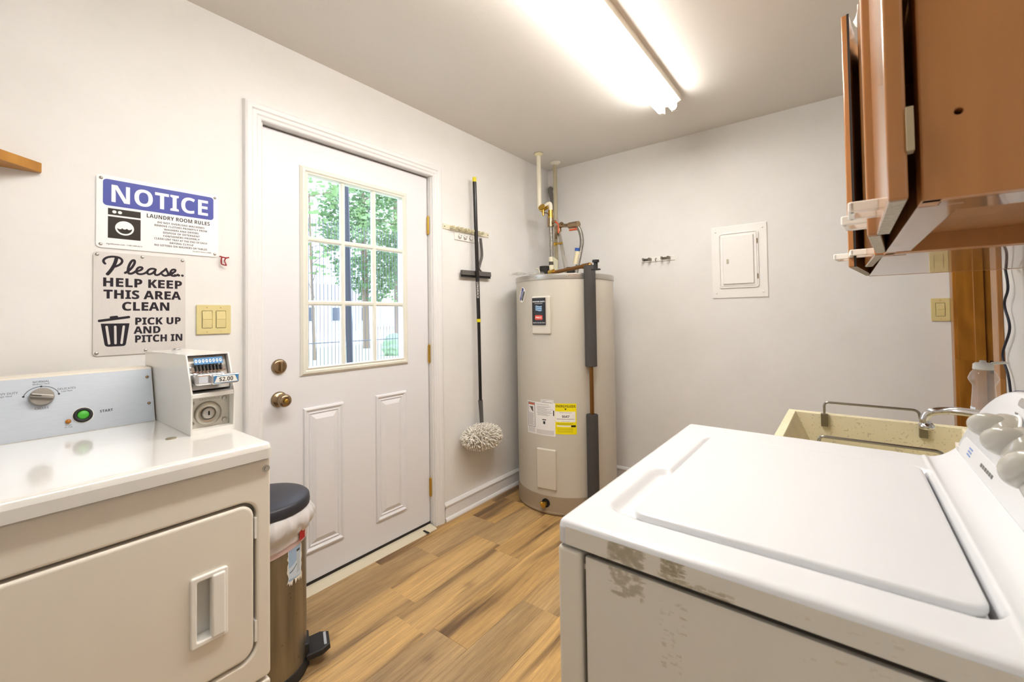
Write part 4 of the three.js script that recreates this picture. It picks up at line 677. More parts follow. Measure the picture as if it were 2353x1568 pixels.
  const ac = loc(1369, 616, TOP + 0.01);
  mesh('anode_cap', merge([cyl(0.012, 0.05, 14).translate(ac.x, TOP + 0.022, ac.z), cyl(0.02, 0.014, 18).translate(ac.x, TOP + 0.05, ac.z), cyl(0.028, 0.006, 18).translate(ac.x, TOP + 0.001, ac.z)]), M.black, Wt);
  const oc = on(1321, 610, 'z', 0.36).sub(C);
  mesh('outlet_collar', cyl(0.03, 0.085, 20).translate(oc.x - 0.035, TOP + 0.038, oc.z), M.rubber, Wt);
  // pipes above the tank: each stands on the tank and goes up to the ceiling
  const w = (p) => p.clone().add(C);
  const whitePipe = std('#efe9d6', 0.4);
  const pvcX = 0.165, pvcZ = 0.385;
  const Pw = thing('cold_supply_pipe', 'white supply pipe with brass fittings dropping from ceiling to the tank', 'pipe', [pvcX, TOP, pvcZ]);
  const inl = V(on(1267, 600, 'z', 0.36).x, TOP + 0.002, 0.36);
  const top2 = V(on(1265, 490, 'z', 0.36).x, 2.07, 0.36);
  part('ceiling_flange', lathe([[0, 0], [0.034, 0], [0.032, 0.01], [0.02, 0.022], [0, 0.022]], 24).rotateX(Math.PI).translate(pvcX, H, pvcZ), std('#e6dfb8', 0.5), Pw);
  part('drop_pipe', bentPipe([V(pvcX, H - 0.01, pvcZ), V(pvcX, 2.025, pvcZ), V(top2.x, 2.085, top2.z), V(top2.x, 2.02, top2.z)], 0.0165, 0.03, 14), whitePipe, Pw);
  part('saddle_valve', merge([rod(V(pvcX + 0.01, 2.03, pvcZ - 0.03), V(pvcX + 0.04, 2.03, pvcZ + 0.035), 0.014, 14), rod(V(pvcX + 0.03, 2.03, pvcZ), V(pvcX + 0.075, 2.045, pvcZ), 0.012, 12), cyl(0.026, 0.008, 16).rotateX(1.0).translate(pvcX + 0.04, 2.045, pvcZ + 0.03), rod(V(pvcX + 0.04, 2.03, pvcZ + 0.01), V(pvcX + 0.04, 1.985, pvcZ + 0.01), 0.008, 10)]), M.brass, Pw);
  part('copper_line', tube([V(pvcX + 0.045, 2.005, pvcZ + 0.01), V(pvcX + 0.08, 1.995, pvcZ + 0.015), V(top2.x, 1.975, top2.z + 0.012)], 0.0035, 20, 8), M.copper, Pw);
  part('brass_fitting', merge([rod(V(top2.x, 1.985, top2.z), V(top2.x, 2.025, top2.z), 0.018, 18), rod(V(top2.x, 1.965, top2.z), V(top2.x, 1.985, top2.z), 0.022, 6)]), M.brass, Pw);
  const vb = part('ball_valve', merge([rod(V(top2.x, 1.90, top2.z), V(top2.x, 1.965, top2.z), 0.024, 18), rod(V(top2.x, 1.93, top2.z), V(top2.x + 0.055, 1.93, top2.z + 0.02), 0.01, 12)]), M.bronze, Pw);
  part('valve_lever', tube([V(top2.x + 0.05, 1.93, top2.z + 0.02), V(top2.x + 0.075, 1.905, top2.z + 0.02), V(top2.x + 0.078, 1.84, top2.z + 0.02)], 0.006, 24, 8), std('#c5542a', 0.4), vb, 'orange lever');
  const ribs = (pts, r, n) => { const cv = new THREE.CatmullRomCurve3(pts), gs = [new THREE.TubeGeometry(cv, 60, r * 0.9, 12)]; for (let i = 0; i < n; i++) { const t = (i + 0.5) / n, p = cv.getPointAt(t), d = cv.getTangentAt(t); gs.push(new THREE.TorusGeometry(r * 0.9, r * 0.13, 5, 14).applyQuaternion(new THREE.Quaternion().setFromUnitVectors(V(0, 0, 1), d)).translate(p.x, p.y, p.z)); } return merge(gs); };
  part('flex_hose', ribs([V(top2.x, 1.90, top2.z), V(top2.x + 0.004, 1.75, top2.z), V(inl.x, TOP + 0.002, inl.z)], 0.0165, 70), M.steel, Pw, 'braided steel hose');
  part('hose_tag', rod(V(inl.x, TOP + 0.07, inl.z), V(inl.x, TOP + 0.17, inl.z), 0.0185, 18), std('#e6dfc6', 0.6), Pw, 'cream paper tag');
  part('tag_print', rod(V(inl.x, TOP + 0.11, inl.z), V(inl.x, TOP + 0.135, inl.z), 0.0188, 18), std('#4a443c', 0.6), Pw);
  part('paper_flag', lerpRun([V(inl.x + 0.015, TOP + 0.17, inl.z), V(inl.x + 0.018, TOP + 0.17, inl.z + 0.002), V(inl.x + 0.06, TOP + 0.14, inl.z + 0.004), V(inl.x + 0.058, TOP + 0.14, inl.z)], [V(inl.x + 0.015, TOP + 0.09, inl.z), V(inl.x + 0.018, TOP + 0.09, inl.z + 0.002), V(inl.x + 0.056, TOP + 0.03, inl.z + 0.004), V(inl.x + 0.054, TOP + 0.03, inl.z)]), std('#cfcdb4', 0.7), Pw);
  // hot side
  const gx = 0.155, gz = 0.14;
  const Ph = thing('hot_outlet_pipe', 'grey riser pipe with brass tee and curved steel hose above the tank', 'pipe', [gx, TOP, gz]);
  const greyPipe = std('#b7ae92', 0.45);
  const out = V(C.x + oc.x + 0.004, TOP + 0.02, 0.36);
  const tee = on(1285, 519, 'z', 0.27), elb = on(1318, 518, 'z', 0.35);
  part('riser', rod(V(gx, 1.62, gz), V(gx, H, gz), 0.016, 16), greyPipe, Ph);
  part('plaster_collar', new THREE.SphereGeometry(1, 16, 10).scale(0.045, 0.02, 0.035).translate(gx + 0.005, H - 0.004, gz), std('#e9e3d6', 0.9), Ph, 'rough white patch at the ceiling');
  part('cross_pipe', bentPipe([V(gx, 1.86, gz), V(gx + 0.03, 1.87, gz + 0.05), tee, elb], 0.014, 0.02, 14), M.bronze, Ph);
  part('tee', merge([rod(tee.clone().add(V(-0.035, -0.01, -0.02)), tee.clone().add(V(0.035, 0.002, 0.02)), 0.02, 16), rod(tee, tee.clone().add(V(0, -0.045, 0)), 0.018, 16)]), M.bronze, Ph);
  const vb2 = part('ball_valve', merge([rod(elb.clone().add(V(-0.04, 0.004, -0.01)), elb.clone().add(V(0.045, 0, 0.01)), 0.023, 16)]), M.bronze, Ph);
  part('valve_lever', rbox(elb.x - 0.03, elb.x + 0.035, elb.y - 0.04, elb.y - 0.026, elb.z + 0.005, elb.z + 0.018, 0.004), std('#c5542a', 0.4), vb2, 'orange lever');
  part('flex_hose', ribs([elb.clone().add(V(0.01, 0, 0)), on(1331, 527, 'z', 0.352), on(1337, 552, 'z', 0.354), on(1333, 582, 'z', 0.357), out], 0.0155, 90), M.steel, Ph, 'curved braided steel hose');
  const tg = on(1326, 592, 'z', 0.375);
  part('paper_tag', rod(tg.clone().add(V(-0.016, -0.045, 0)), tg.clone().add(V(0.006, 0.045, 0)), 0.017, 16), std('#ddd3b2', 0.6), Ph);
  part('blue_tape', rod(tg.clone().add(V(0.002, 0.045, 0.004)), tg.clone().add(V(0.006, 0.066, 0.004)), 0.0165, 14), std('#2c57a5', 0.5), Ph);
  // electrical conduit
  const Pe = thing('electrical_conduit', 'slanting grey electrical conduit from corner wall to tank top', 'conduit', [0.3, TOP, 0.3]);
  const e0 = on(1264, 436, 'z', 0.03), e1 = on(1275, 485, 'z', 0.1), e2 = on(1290, 545, 'z', 0.22), e3 = on(1305, 612, 'z', 0.33);
  e3.y = TOP + 0.002;
  part('wall_elbow', tube([e0.clone().add(V(-0.004, 0.01, -0.028)), e0, e0.clone().lerp(e1, 0.5), e1], 0.019, 30, 12), std('#7d7a74', 0.5), Pe);
  part('conduit_run', rod(e3, e1, 0.0145, 16), std('#c5c1b8', 0.35, 0.6), Pe);
  const br = e2.clone().lerp(e3, 0.15);
  part('side_valve', merge([rod(br, br.clone().add(V(-0.09, 0.002, 0)), 0.007, 10), cyl(0.014, 0.03, 12).rotateZ(1.5).translate(br.x - 0.07, br.y, br.z)]), M.brass, Pe);
  // clear plastic scrap and paper stub on the rim
  const sc = on(1188, 634, 'y', TOP + 0.01);
  const film = new THREE.PlaneGeometry(0.24, 0.09, 24, 10); { const p = film.attributes.position; for (let i = 0; i < p.count; i++) { const x = p.getX(i), y = p.getY(i); p.setXYZ(i, x, 0.012 * (fbm(x * 30 + 9, y * 30 + 9, 31, 3)) + 0.012 * Math.sin(x * 40) * Math.cos(y * 50), y); } film.computeVertexNormals(); }
  const fm = mesh('plastic_film', film, phy('#f2f2f0', 0.15, { transmission: 0.75, thickness: 0, side: THREE.DoubleSide })); fm.position.set(sc.x + 0.075, TOP + 0.012, sc.z + 0.0); fm.rotation.y = 0.5; fm.userData = { label: 'scrap of clear plastic film lying over the tank rim', category: 'plastic film' };
  const ps = on(1240, 612, 'z', 0.4);
  const curl = mesh('paper_strip', tube([V(0, 0.0, 0), V(0.003, 0.05, 0), V(-0.012, 0.085, 0), V(-0.032, 0.09, 0)], 0.005, 20, 6), std('#e8e0c8', 0.7)); curl.position.set(ps.x, TOP, ps.z); curl.userData = { label: 'curled cream paper strip standing on the tank top', category: 'paper' };
}

// ---------------------------------------------------------------- pedal bin
{
  const C = V(0.32, 0, 2.388), R = 0.135, HT = 0.62;
  const B = thing('pedal_bin', 'brushed steel pedal trash can with black lid between dryer and door', 'trash can', [C.x, 0, C.z]);
  const spec = dataTex(256, 256, (u, v) => { const n = fbm(u * 40, v * 3, 71, 3, 40, 3), s = vnoise(u * 120, v * 120, 73, 120, 120) > 0.97 ? -50 : 0; const k = 0.85 + 0.3 * (n - 0.5); return [162 * k + s, 154 * k + s, 140 * k + s]; });
  mesh('bin_body', lathe([[R - 0.003, 0.03], [R, 0.034], [R, HT - 0.06]], 64), std('#ffffff', 0.34, 0.85, { map: spec }), B);
  mesh('base_ring', lathe([[0, 0.001], [R + 0.006, 0.001], [R + 0.008, 0.008], [R + 0.006, 0.034], [R - 0.002, 0.04]], 64), M.black, B);
  mesh('lid', lathe([[R + 0.012, HT - 0.042], [R + 0.013, HT - 0.03], [R + 0.011, HT - 0.014], [R + 0.003, HT - 0.007], [R - 0.006, HT - 0.005], [R - 0.012, HT - 0.002], [R - 0.05, HT + 0.004], [0, HT + 0.008]], 64), std('#2c2c33', 0.45), B);
  // liner bag folded over the rim
  const bag = new THREE.CylinderGeometry(1, 1, 1, 180, 22, true), p = bag.attributes.position;
  for (let i = 0; i < p.count; i++) { const t = 0.5 - p.getY(i), a = Math.atan2(p.getX(i), p.getZ(i)); const w = fbm(Math.cos(a) * 5 + 9, Math.sin(a) * 5 + t * 1.6 + 9, 19, 3) - 0.5, f = Math.sin(a * 26 + w * 9 + t * 2) * 0.004; const bulge = 0.02 * Math.sin(Math.min(1, t * 1.25) * Math.PI) + 0.004; const r = R + 0.003 + bulge + f * Math.sin(t * Math.PI * 0.9 + 0.2) + w * 0.012 * Math.sin(t * Math.PI); const drop = 0.125 + 0.03 * Math.sin(a * 1 + 2.4) + 0.01 * w; p.setXYZ(i, Math.sin(a) * r, HT - 0.04 - t * drop, Math.cos(a) * r); }
  bag.computeVertexNormals();
  mesh('liner_bag', bag, phy('#f3efee', 0.35, { transmission: 0.35, thickness: 0, side: THREE.DoubleSide }), B, 'white plastic bag folded over the rim');
  const hem = new THREE.CylinderGeometry(R + 0.0035, R + 0.003, 0.03, 96, 1, true), hp = hem.attributes.position;
  for (let i = 0; i < hp.count; i++) { const a = Math.atan2(hp.getX(i), hp.getZ(i)); hp.setY(i, hp.getY(i) + HT - 0.04 - 0.125 - 0.03 * Math.sin(a + 2.4) - 0.006); } hem.computeVertexNormals();
  mesh('bag_hem', hem, phy('#edd3d2', 0.4, { transmission: 0.3, thickness: 0, side: THREE.DoubleSide }), B, 'pink drawstring hem of the bag');
  const wrapPatch = (a0, a1, y0, y1, r, mat, name, label, jag) => { const g = new THREE.PlaneGeometry(1, 1, 16, 12), q = g.attributes.position; for (let i = 0; i < q.count; i++) { const u = q.getX(i) + 0.5, v = q.getY(i) + 0.5; let a = a0 + (a1 - a0) * u, y = y0 + (y1 - y0) * v; if (jag && (u === 0 || u === 1)) a += (hash(i, 1, 3) - 0.5) * 0.06; if (jag && (v === 0 || v === 1)) y += (hash(i, 2, 3) - 0.5) * 0.03; q.setXYZ(i, Math.sin(a) * r, y, Math.cos(a) * r); } g.computeVertexNormals(); return mesh(name, g, mat, B, label); };
  const front = Math.atan2(0.42, -0.9);                              // pedal side
  const st = canvasTex(256, 384, (c, w, h) => { c.fillStyle = '#e9e4da'; c.fillRect(0, 0, w, h); c.fillStyle = '#9db8d6'; c.fillRect(14, 24, w - 34, h - 54); c.fillStyle = '#c9d8e6'; c.beginPath(); c.moveTo(14, 220); c.quadraticCurveTo(120, 220, 236, 120); c.lineTo(236, 350); c.lineTo(14, 330); c.fill(); c.strokeStyle = '#3c4a5c'; c.lineWidth = 10; c.beginPath(); c.moveTo(30, 270); c.quadraticCurveTo(120, 260, 200, 170); c.stroke(); c.fillStyle = '#b9c4cc'; c.fillRect(150, 90, 62, 220); c.fillStyle = '#2c2f36'; c.fillRect(150, 78, 62, 22); });
  const sA = Math.atan2(on(668, 1290, 'z', C.z - 0.06).x - C.x, -0.06);
  wrapPatch(1.72, 2.18, 0.345, 0.475, R + 0.001, std('#ffffff', 0.5, 0, { map: st }), 'torn_sticker', 'torn blue and white product sticker', true);
  wrapPatch(2.0, 2.2, 0.478, 0.522, R + 0.012, std('#b3202a', 0.45), 'red_tag', 'red tag under the bag');
  // pedal
  const ped = new THREE.Group(); ped.name = 'pedal_unit'; ped.rotation.y = front - Math.PI / 2 + Math.PI / 2; B.add(ped);
  const ps = poly([[-0.05, 0], [0.05, 0], [0.052, 0.05], [0.035, 0.078], [-0.035, 0.078], [-0.052, 0.05]]);
  mesh('pedal', slab(ps, 0.022, 0.005, 3).rotateX(Math.PI / 2 - 0.12).translate(0, 0.05, R - 0.002), M.black, ped);
  mesh('pedal_strip', rbox(-0.034, 0.034, -0.002, 0.004, 0, 0.01, 0.002).translate(0, 0.057, R + 0.056), std('#a9adb4', 0.4), ped, 'light grey pedal edge');
  mesh('pedal_bracket', rbox(-0.04, 0.04, 0.004, 0.085, R - 0.012, R + 0.008, 0.006), M.black, ped);
}

// ---------------------------------------------------------------- upper cabinets
{
  const yb = 1.365, yt = 2.127, xf = 2.028, zN = 2.388, zM = 1.81, zF = 1.06, X = ROOM_X;
  const pullMat = std('#f3f0e8', 0.35);
  function cabinet(name, label, za, zb, flush, near) {
    const Cb = thing(name, label, 'cabinet', [(xf + X) / 2, yb, (za + zb) / 2]);
    const ep = poly([[xf + 0.001, yb], [X - 0.001, yb], [X - 0.001, yt], [xf + 0.001, yt]]);
    if (near) { const q = on(2203, 255, 'z', zb), c = new THREE.Path(); c.absarc(q.x, q.y, 0.0036, 0, Math.PI * 2, true); ep.holes.push(c); }
    part('side_panel', uvm(slab(ep, 0.016, 0.0012, 2, 16).translate(0, 0, zb - 0.016)), M.cabWood, Cb, near ? 'brown end panel with a small hole' : undefined);
    part('side_panel', uvm(rbox(xf + 0.001, X - 0.001, yb, yt, za, za + 0.016, 0.0015)), M.cabWood, Cb);
    part('top_panel', box(xf + 0.018, X - 0.001, yt - 0.016, yt, za + 0.016, zb - 0.016), M.cabWood, Cb);
    part('back_panel', box(X - 0.008, X - 0.001, yb + 0.01, yt - 0.016, za + 0.016, zb - 0.016), M.cabInside, Cb);
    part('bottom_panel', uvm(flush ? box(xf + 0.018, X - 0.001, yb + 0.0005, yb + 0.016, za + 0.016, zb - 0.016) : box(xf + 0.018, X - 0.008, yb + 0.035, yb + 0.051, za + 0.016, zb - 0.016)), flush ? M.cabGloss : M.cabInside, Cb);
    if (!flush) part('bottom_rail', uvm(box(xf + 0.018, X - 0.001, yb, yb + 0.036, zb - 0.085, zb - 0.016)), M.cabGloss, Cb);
    // face frame
    const stile = (a, b) => part('stile', uvm(rbox(xf, xf + 0.018, yb, yt, a, b, 0.0015)), M.cabWood, Cb);
    stile(zb - 0.04, zb - 0.0005); stile(za + 0.0005, za + 0.04);
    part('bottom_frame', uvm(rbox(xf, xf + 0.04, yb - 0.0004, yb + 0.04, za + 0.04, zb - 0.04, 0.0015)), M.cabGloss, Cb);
    part('top_frame', uvm(rbox(xf, xf + 0.018, yt - 0.04, yt, za + 0.04, zb - 0.04, 0.0015)), M.cabWood, Cb);
    part('shelf', box(xf + 0.02, X - 0.01, 1.72, 1.736, za + 0.017, zb - 0.017), M.cabInside, Cb);
    return Cb;
  }
  function cabDoor(Cb, hinge, free, pullAt) {                        // hinge and free: [x, z] of the door's outer face at its two edges
    const len = Math.hypot(free[0] - hinge[0], free[1] - hinge[1]), dir = [(free[0] - hinge[0]) / len, (free[1] - hinge[1]) / len], sgn = Math.sign(dir[1]);
    const n = [-Math.abs(dir[1]), dir[0] * sgn];                     // outwards
    const mtx = new THREE.Matrix4().makeBasis(V(dir[0], 0, dir[1]), V(0, 1, 0), V(n[0], 0, n[1])).setPosition(hinge[0], yb, hinge[1]);
    if (mtx.determinant() < 0) mtx.multiply(new THREE.Matrix4().makeScale(1, 1, 1));
    const at = (g) => { g.applyMatrix4(mtx); if (mtx.determinant() < 0 ) { const ix = g.index; if (ix) { const a = ix.array; for (let i = 0; i < a.length; i += 3) { const t = a[i]; a[i] = a[i + 1]; a[i + 1] = t; } } else { for (const k of ['position', 'normal', 'uv']) { const at2 = g.attributes[k]; if (!at2) continue; const s = at2.itemSize, a = at2.array; for (let i = 0; i < at2.count; i += 3) for (let q = 0; q < s; q++) { const t = a[i * s + q]; a[i * s + q] = a[(i + 1) * s + q]; a[(i + 1) * s + q] = t; } } } g.computeVertexNormals(); } return g; };
    const d = part('cabinet_door', uvm(at(rbox(0, len, 0.002, 0.728, -0.018, 0, 0.003))), M.cabDoor, Cb, 'glossy brown cabinet door');
    part('door_underside', at(box(0.003, len - 0.003, 0.0012, 0.003, -0.0165, -0.0015)), M.doorUnder, d);
    part('edge_band', at(box(len - 0.0005, len + 0.001, 0.002, 0.728, -0.0185, -0.013)), M.rubber, d);
    const a = len - 0.02, b = len - 0.085;
    part('pull', at(merge([rbox(b - 0.006, b + 0.006, 0.028, 0.044, -0.001, 0.034, 0.002), rbox(a - 0.006, a + 0.006, 0.028, 0.044, -0.001, 0.034, 0.002), rbox(b - 0.006, a + 0.006, 0.028, 0.044, 0.026, 0.036, 0.003)])), pullMat, d, 'white plastic U-shaped pull');
    for (const y of [0.08, 0.65]) part('hinge', at(rbox(-0.004, 0.012, y - 0.025, y + 0.025, -0.024, -0.017, 0.001)), std('#b9a88a', 0.4, 0.5), d);
    return d;
  }
  const near = cabinet('near_wall_cabinet', 'brown wall cabinet above the washer with dented end panel', zM + 0.002, zN, false, true);
  near.name = numbered('wall_cabinet');
  cabDoor(near, [1.998, 2.402], [2.0, 2.128]); cabDoor(near, [2.012, 1.832], [1.989, 2.118]);
  const far = cabinet('wall_cabinet', 'brown wall cabinet above the utility sink with door swung open', zF, zM - 0.002, true, false);
  cabDoor(far, [2.012, 1.79], [2.005, 1.475]); cabDoor(far, [2.02, 1.075], [1.968, 1.5]);
  // white bag stuffed on top of the far cabinet
  const bagP = on(1975, 60, 'x', 2.04);
  const lump = new THREE.IcosahedronGeometry(1, 5), q = lump.attributes.position;
  for (let i = 0; i < q.count; i++) { const x = q.getX(i), y = q.getY(i), z = q.getZ(i), r = 0.7 + 0.75 * fbm(x * 2.6 + 9, y * 2.6 + z * 2.1 + 9, 5, 4); q.setXYZ(i, x * r * 0.075, y * r * 0.06, z * r * 0.11); }
  lump.computeVertexNormals();
  const lb = mesh('crumpled_bag', lump, phy('#f5f2ea', 0.6)); lb.position.set(2.085, yt + 0.058, 1.3); lb.userData = { label: 'crumpled white plastic bag on top of the open brown cabinet', category: 'bag' };
  // cord hanging from the cabinets
  const cp = [[2315, 572, 2.36], [2307, 600, 2.375], [2316, 660, 2.375], [2308, 700, 2.375], [2320, 755, 2.378], [2304, 815, 2.378], [2316, 860, 2.378], [2322, 900, 2.378]].map(([u, v, x]) => on(u, v, 'x', x));
  const cd = thing('power_cord', 'thin dark blue power cord hanging below the cabinets', 'cord', [cp[0].x, 0.9, cp[0].z]);
  cp[0].y = yb + 0.002; cp.push(cp.at(-1).clone().add(V(0, -0.1, 0.02)));
  part('cable', tube(cp, 0.0035, 120, 8), std('#1e2030', 0.5), cd);
}

// ---------------------------------------------------------------- utility sink
{
  const x0 = 1.785, x1 = 2.375, z0 = 1.055, z1 = 1.54, y = 0.86, tubH = 0.34;
  const S = thing('utility_sink', 'beige plastic laundry tub sink beside the washer', 'sink', [(x0 + x1) / 2, 0, (z0 + z1) / 2]);
  const spk = dataTex(512, 512, (u, v) => { const n = fbm(u * 6, v * 6, 81, 4, 6, 6), s = vnoise(u * 90, v * 90, 83, 90, 90) > 0.86 ? -26 : 0; return [222 + n * 16 + s, 212 + n * 14 + s, 178 + n * 14 + s]; });
  const mt = std('#ffffff', 0.5, 0, { map: spk });
  // open shell: outer and inner walls with a sloping front
  const loop = (o, yy, slope) => [V(x0 + o + slope, yy, z0 + o), V(x1 - o, yy, z0 + o), V(x1 - o, yy, z1 - o), V(x0 + o + slope, yy, z1 - o)];
  const rings = [[0.0, y - tubH, 0.12], [0, y - 0.03, 0.012], [-0.012, y - 0.03, 0.0], [-0.012, y - 0.002, 0.0], [-0.01, y, 0], [0.012, y, 0.0], [0.014, y - 0.003, 0.0], [0.022, y - tubH + 0.03, 0.12], [0.05, y - tubH + 0.015, 0.13]].map(([o, yy, s]) => loop(o, yy, s));
  const pos = []; const quad = (a, b, c, d) => { for (const p of [a, b, c, a, c, d]) pos.push(p.x, p.y, p.z); };
  for (let k = 0; k + 1 < rings.length; k++) for (let i = 0; i < 4; i++) { const j = (i + 1) % 4; quad(rings[k][j], rings[k][i], rings[k + 1][i], rings[k + 1][j]); }
  const fl = rings.at(-1); quad(fl[3], fl[2], fl[1], fl[0]); const bo = rings[0]; quad(bo[0], bo[1], bo[2], bo[3]);
  const bg = new THREE.BufferGeometry(); bg.setAttribute('position', new THREE.Float32BufferAttribute(pos, 3));
  part('basin', uvm(bg, 2), mt, S);
  part('faucet_ledge', uvm(rbox(x1 - 0.13, x1 - 0.01, y - 0.05, y - 0.001, z0 + 0.012, z1 - 0.012, 0.006), 2), mt, S);
  for (const [x, z] of [[x0 + 0.15, z0 + 0.03], [x0 + 0.15, z1 - 0.03], [x1 - 0.03, z0 + 0.03], [x1 - 0.03, z1 - 0.03]]) part('leg', rod(V(x, 0, z), V(x, y - tubH, z), 0.016, 12), M.steel, S);
  part('drain', cyl(0.03, 0.006, 24).translate((x0 + x1) / 2 + 0.05, y - tubH + 0.018, (z0 + z1) / 2), M.chrome, S);
  // wire racks hung on the two sides
  const wire = std('#9b9890', 0.25, 1);
  for (const [z, lab, s] of [[z0 + 0.012, 'chrome wire bar clipped to far rim of the sink', 1], [z1 - 0.012, 'chrome wire bar clipped to near rim of the sink', -1]]) {
    const xa = 1.888, xb = 2.155, R = thing('wire_bar', lab, 'rack', [(xa + xb) / 2, y, z], 0, 'wire bars on the sink');
    const hh = s > 0 ? 0.045 : 0.02;
    part('bar', bentPipe([V(xa, y - 0.03, z + s * 0.014), V(xa, y + hh, z + s * 0.01), V(xb - 0.01, y + hh, z + s * 0.01), V(xb, y - 0.03, z + s * 0.014)], 0.0042, 0.016, 10), wire, R);
    for (const x of [xa, xb]) part('clip', rbox(x - 0.011, x + 0.011, y - 0.045, y + 0.003, Math.min(z + s * 0.004, z + s * 0.0185), Math.max(z + s * 0.004, z + s * 0.0185), 0.002), wire, R);
  }
  // faucet
  const F = thing('sink_faucet', 'chrome swing spout faucet over the utility sink', 'faucet', [x1 - 0.06, y, 1.42]);
  const tip = V(2.14, 0.906, 1.3);
  part('spout', tube([V(x1 - 0.06, y + 0.03, 1.42), V(x1 - 0.065, y + 0.085, 1.42), V(x1 - 0.11, y + 0.098, 1.39), V(2.2, 0.953, 1.315), V(2.15, 0.942, 1.302), tip.clone().add(V(-0.004, 0.012, 0)), tip], 0.0115, 60, 14), M.chrome, F);
  part('hose_thread', lathe([[0, 0], [0.016, 0], [0.018, 0.004], [0.018, 0.012], [0.013, 0.018], [0, 0.018]], 24).translate(tip.x, tip.y - 0.016, tip.z), M.chrome, F);
  part('faucet_body', merge([rbox(x1 - 0.085, x1 - 0.035, y - 0.001, y + 0.032, 1.345, 1.495, 0.012, 3), cyl(0.017, 0.03, 18).translate(x1 - 0.06, y + 0.03, 1.42)]), M.chrome, F);
  for (const z of [1.365, 1.475]) part('handle', merge([cyl(0.012, 0.03, 14).translate(x1 - 0.06, y + 0.04, z), rbox(x1 - 0.115, x1 - 0.05, y + 0.052, y + 0.062, z - 0.008, z + 0.008, 0.004)]), M.chrome, F);
  // dish soap bottle
  const bc = V(2.281, y, 1.17);
  const Bt = thing('soap_bottle', 'empty clear soap bottle with white flip cap on sink ledge', 'bottle', [bc.x, y, bc.z]);
  const prof = [[0, 0], [0.026, 0], [0.029, 0.004], [0.0285, 0.09], [0.0255, 0.13], [0.024, 0.15], [0.0255, 0.156], [0.032, 0.168], [0.0335, 0.174], [0.028, 0.19], [0.021, 0.2], [0.02, 0.205]];
  mesh('bottle_body', lathe(prof, 40).scale(1, 1, 0.72), phy('#ffffff', 0.08, { transmission: 0.86, thickness: 0, side: THREE.DoubleSide }), Bt, 'clear plastic body');
  mesh('cap', lathe([[0, 0.2], [0.022, 0.2], [0.0225, 0.204], [0.0215, 0.217], [0.017, 0.221], [0.008, 0.222], [0.007, 0.228], [0, 0.228]], 32), std('#f2f3ee', 0.4), Bt, 'white cap');
  mesh('flip_lid', rbox(0.018, 0.05, 0, 0.006, -0.012, 0.012, 0.003).rotateZ(0.12).translate(0, 0.215, 0), std('#f2f3ee', 0.4), Bt);
  const lbT = canvasTex(256, 256, (c, w, h) => { c.fillStyle = '#dfe6f2'; c.fillRect(0, 0, w, h); c.fillStyle = '#3f62b8'; c.fillRect(20, 20, 90, 216); c.fillStyle = '#d05548'; c.fillRect(120, 60, 40, 60); c.fillStyle = '#8fa6cf'; for (let i = 0; i < 6; i++) c.fillRect(170, 30 + i * 34, 70, 14); });
  mesh('label', new THREE.CylinderGeometry(0.0295, 0.0297, 0.075, 24, 1, true, -2.2, 1.4).scale(1, 1, 0.72).translate(0, 0.05, 0), std('#ffffff', 0.4, 0, { map: lbT, side: THREE.DoubleSide }), Bt, 'blue and white side label');
  // blue bottle behind the washer console
  const jp = on(2352, 900, 'x', 2.33);
  const J = thing('blue_bottle', 'blue capped detergent bottle behind the washer console', 'bottle', [2.33, 0, jp.z]);
  mesh('bottle_body', lathe([[0, 0.001], [0.03, 0.001], [0.034, 0.006], [0.034, 0.2], [0.02, 0.24], [0.016, 0.25]], 28), std('#e6e8ee', 0.4), J);
  mesh('cap', lathe([[0, 0.24], [0.02, 0.24], [0.02, 0.275], [0.014, 0.28], [0, 0.28]], 24), std('#2b3a96', 0.4), J);
  J.position.y = 0.86; J.scale.y = (jp.y - 0.86) / 0.28;
}

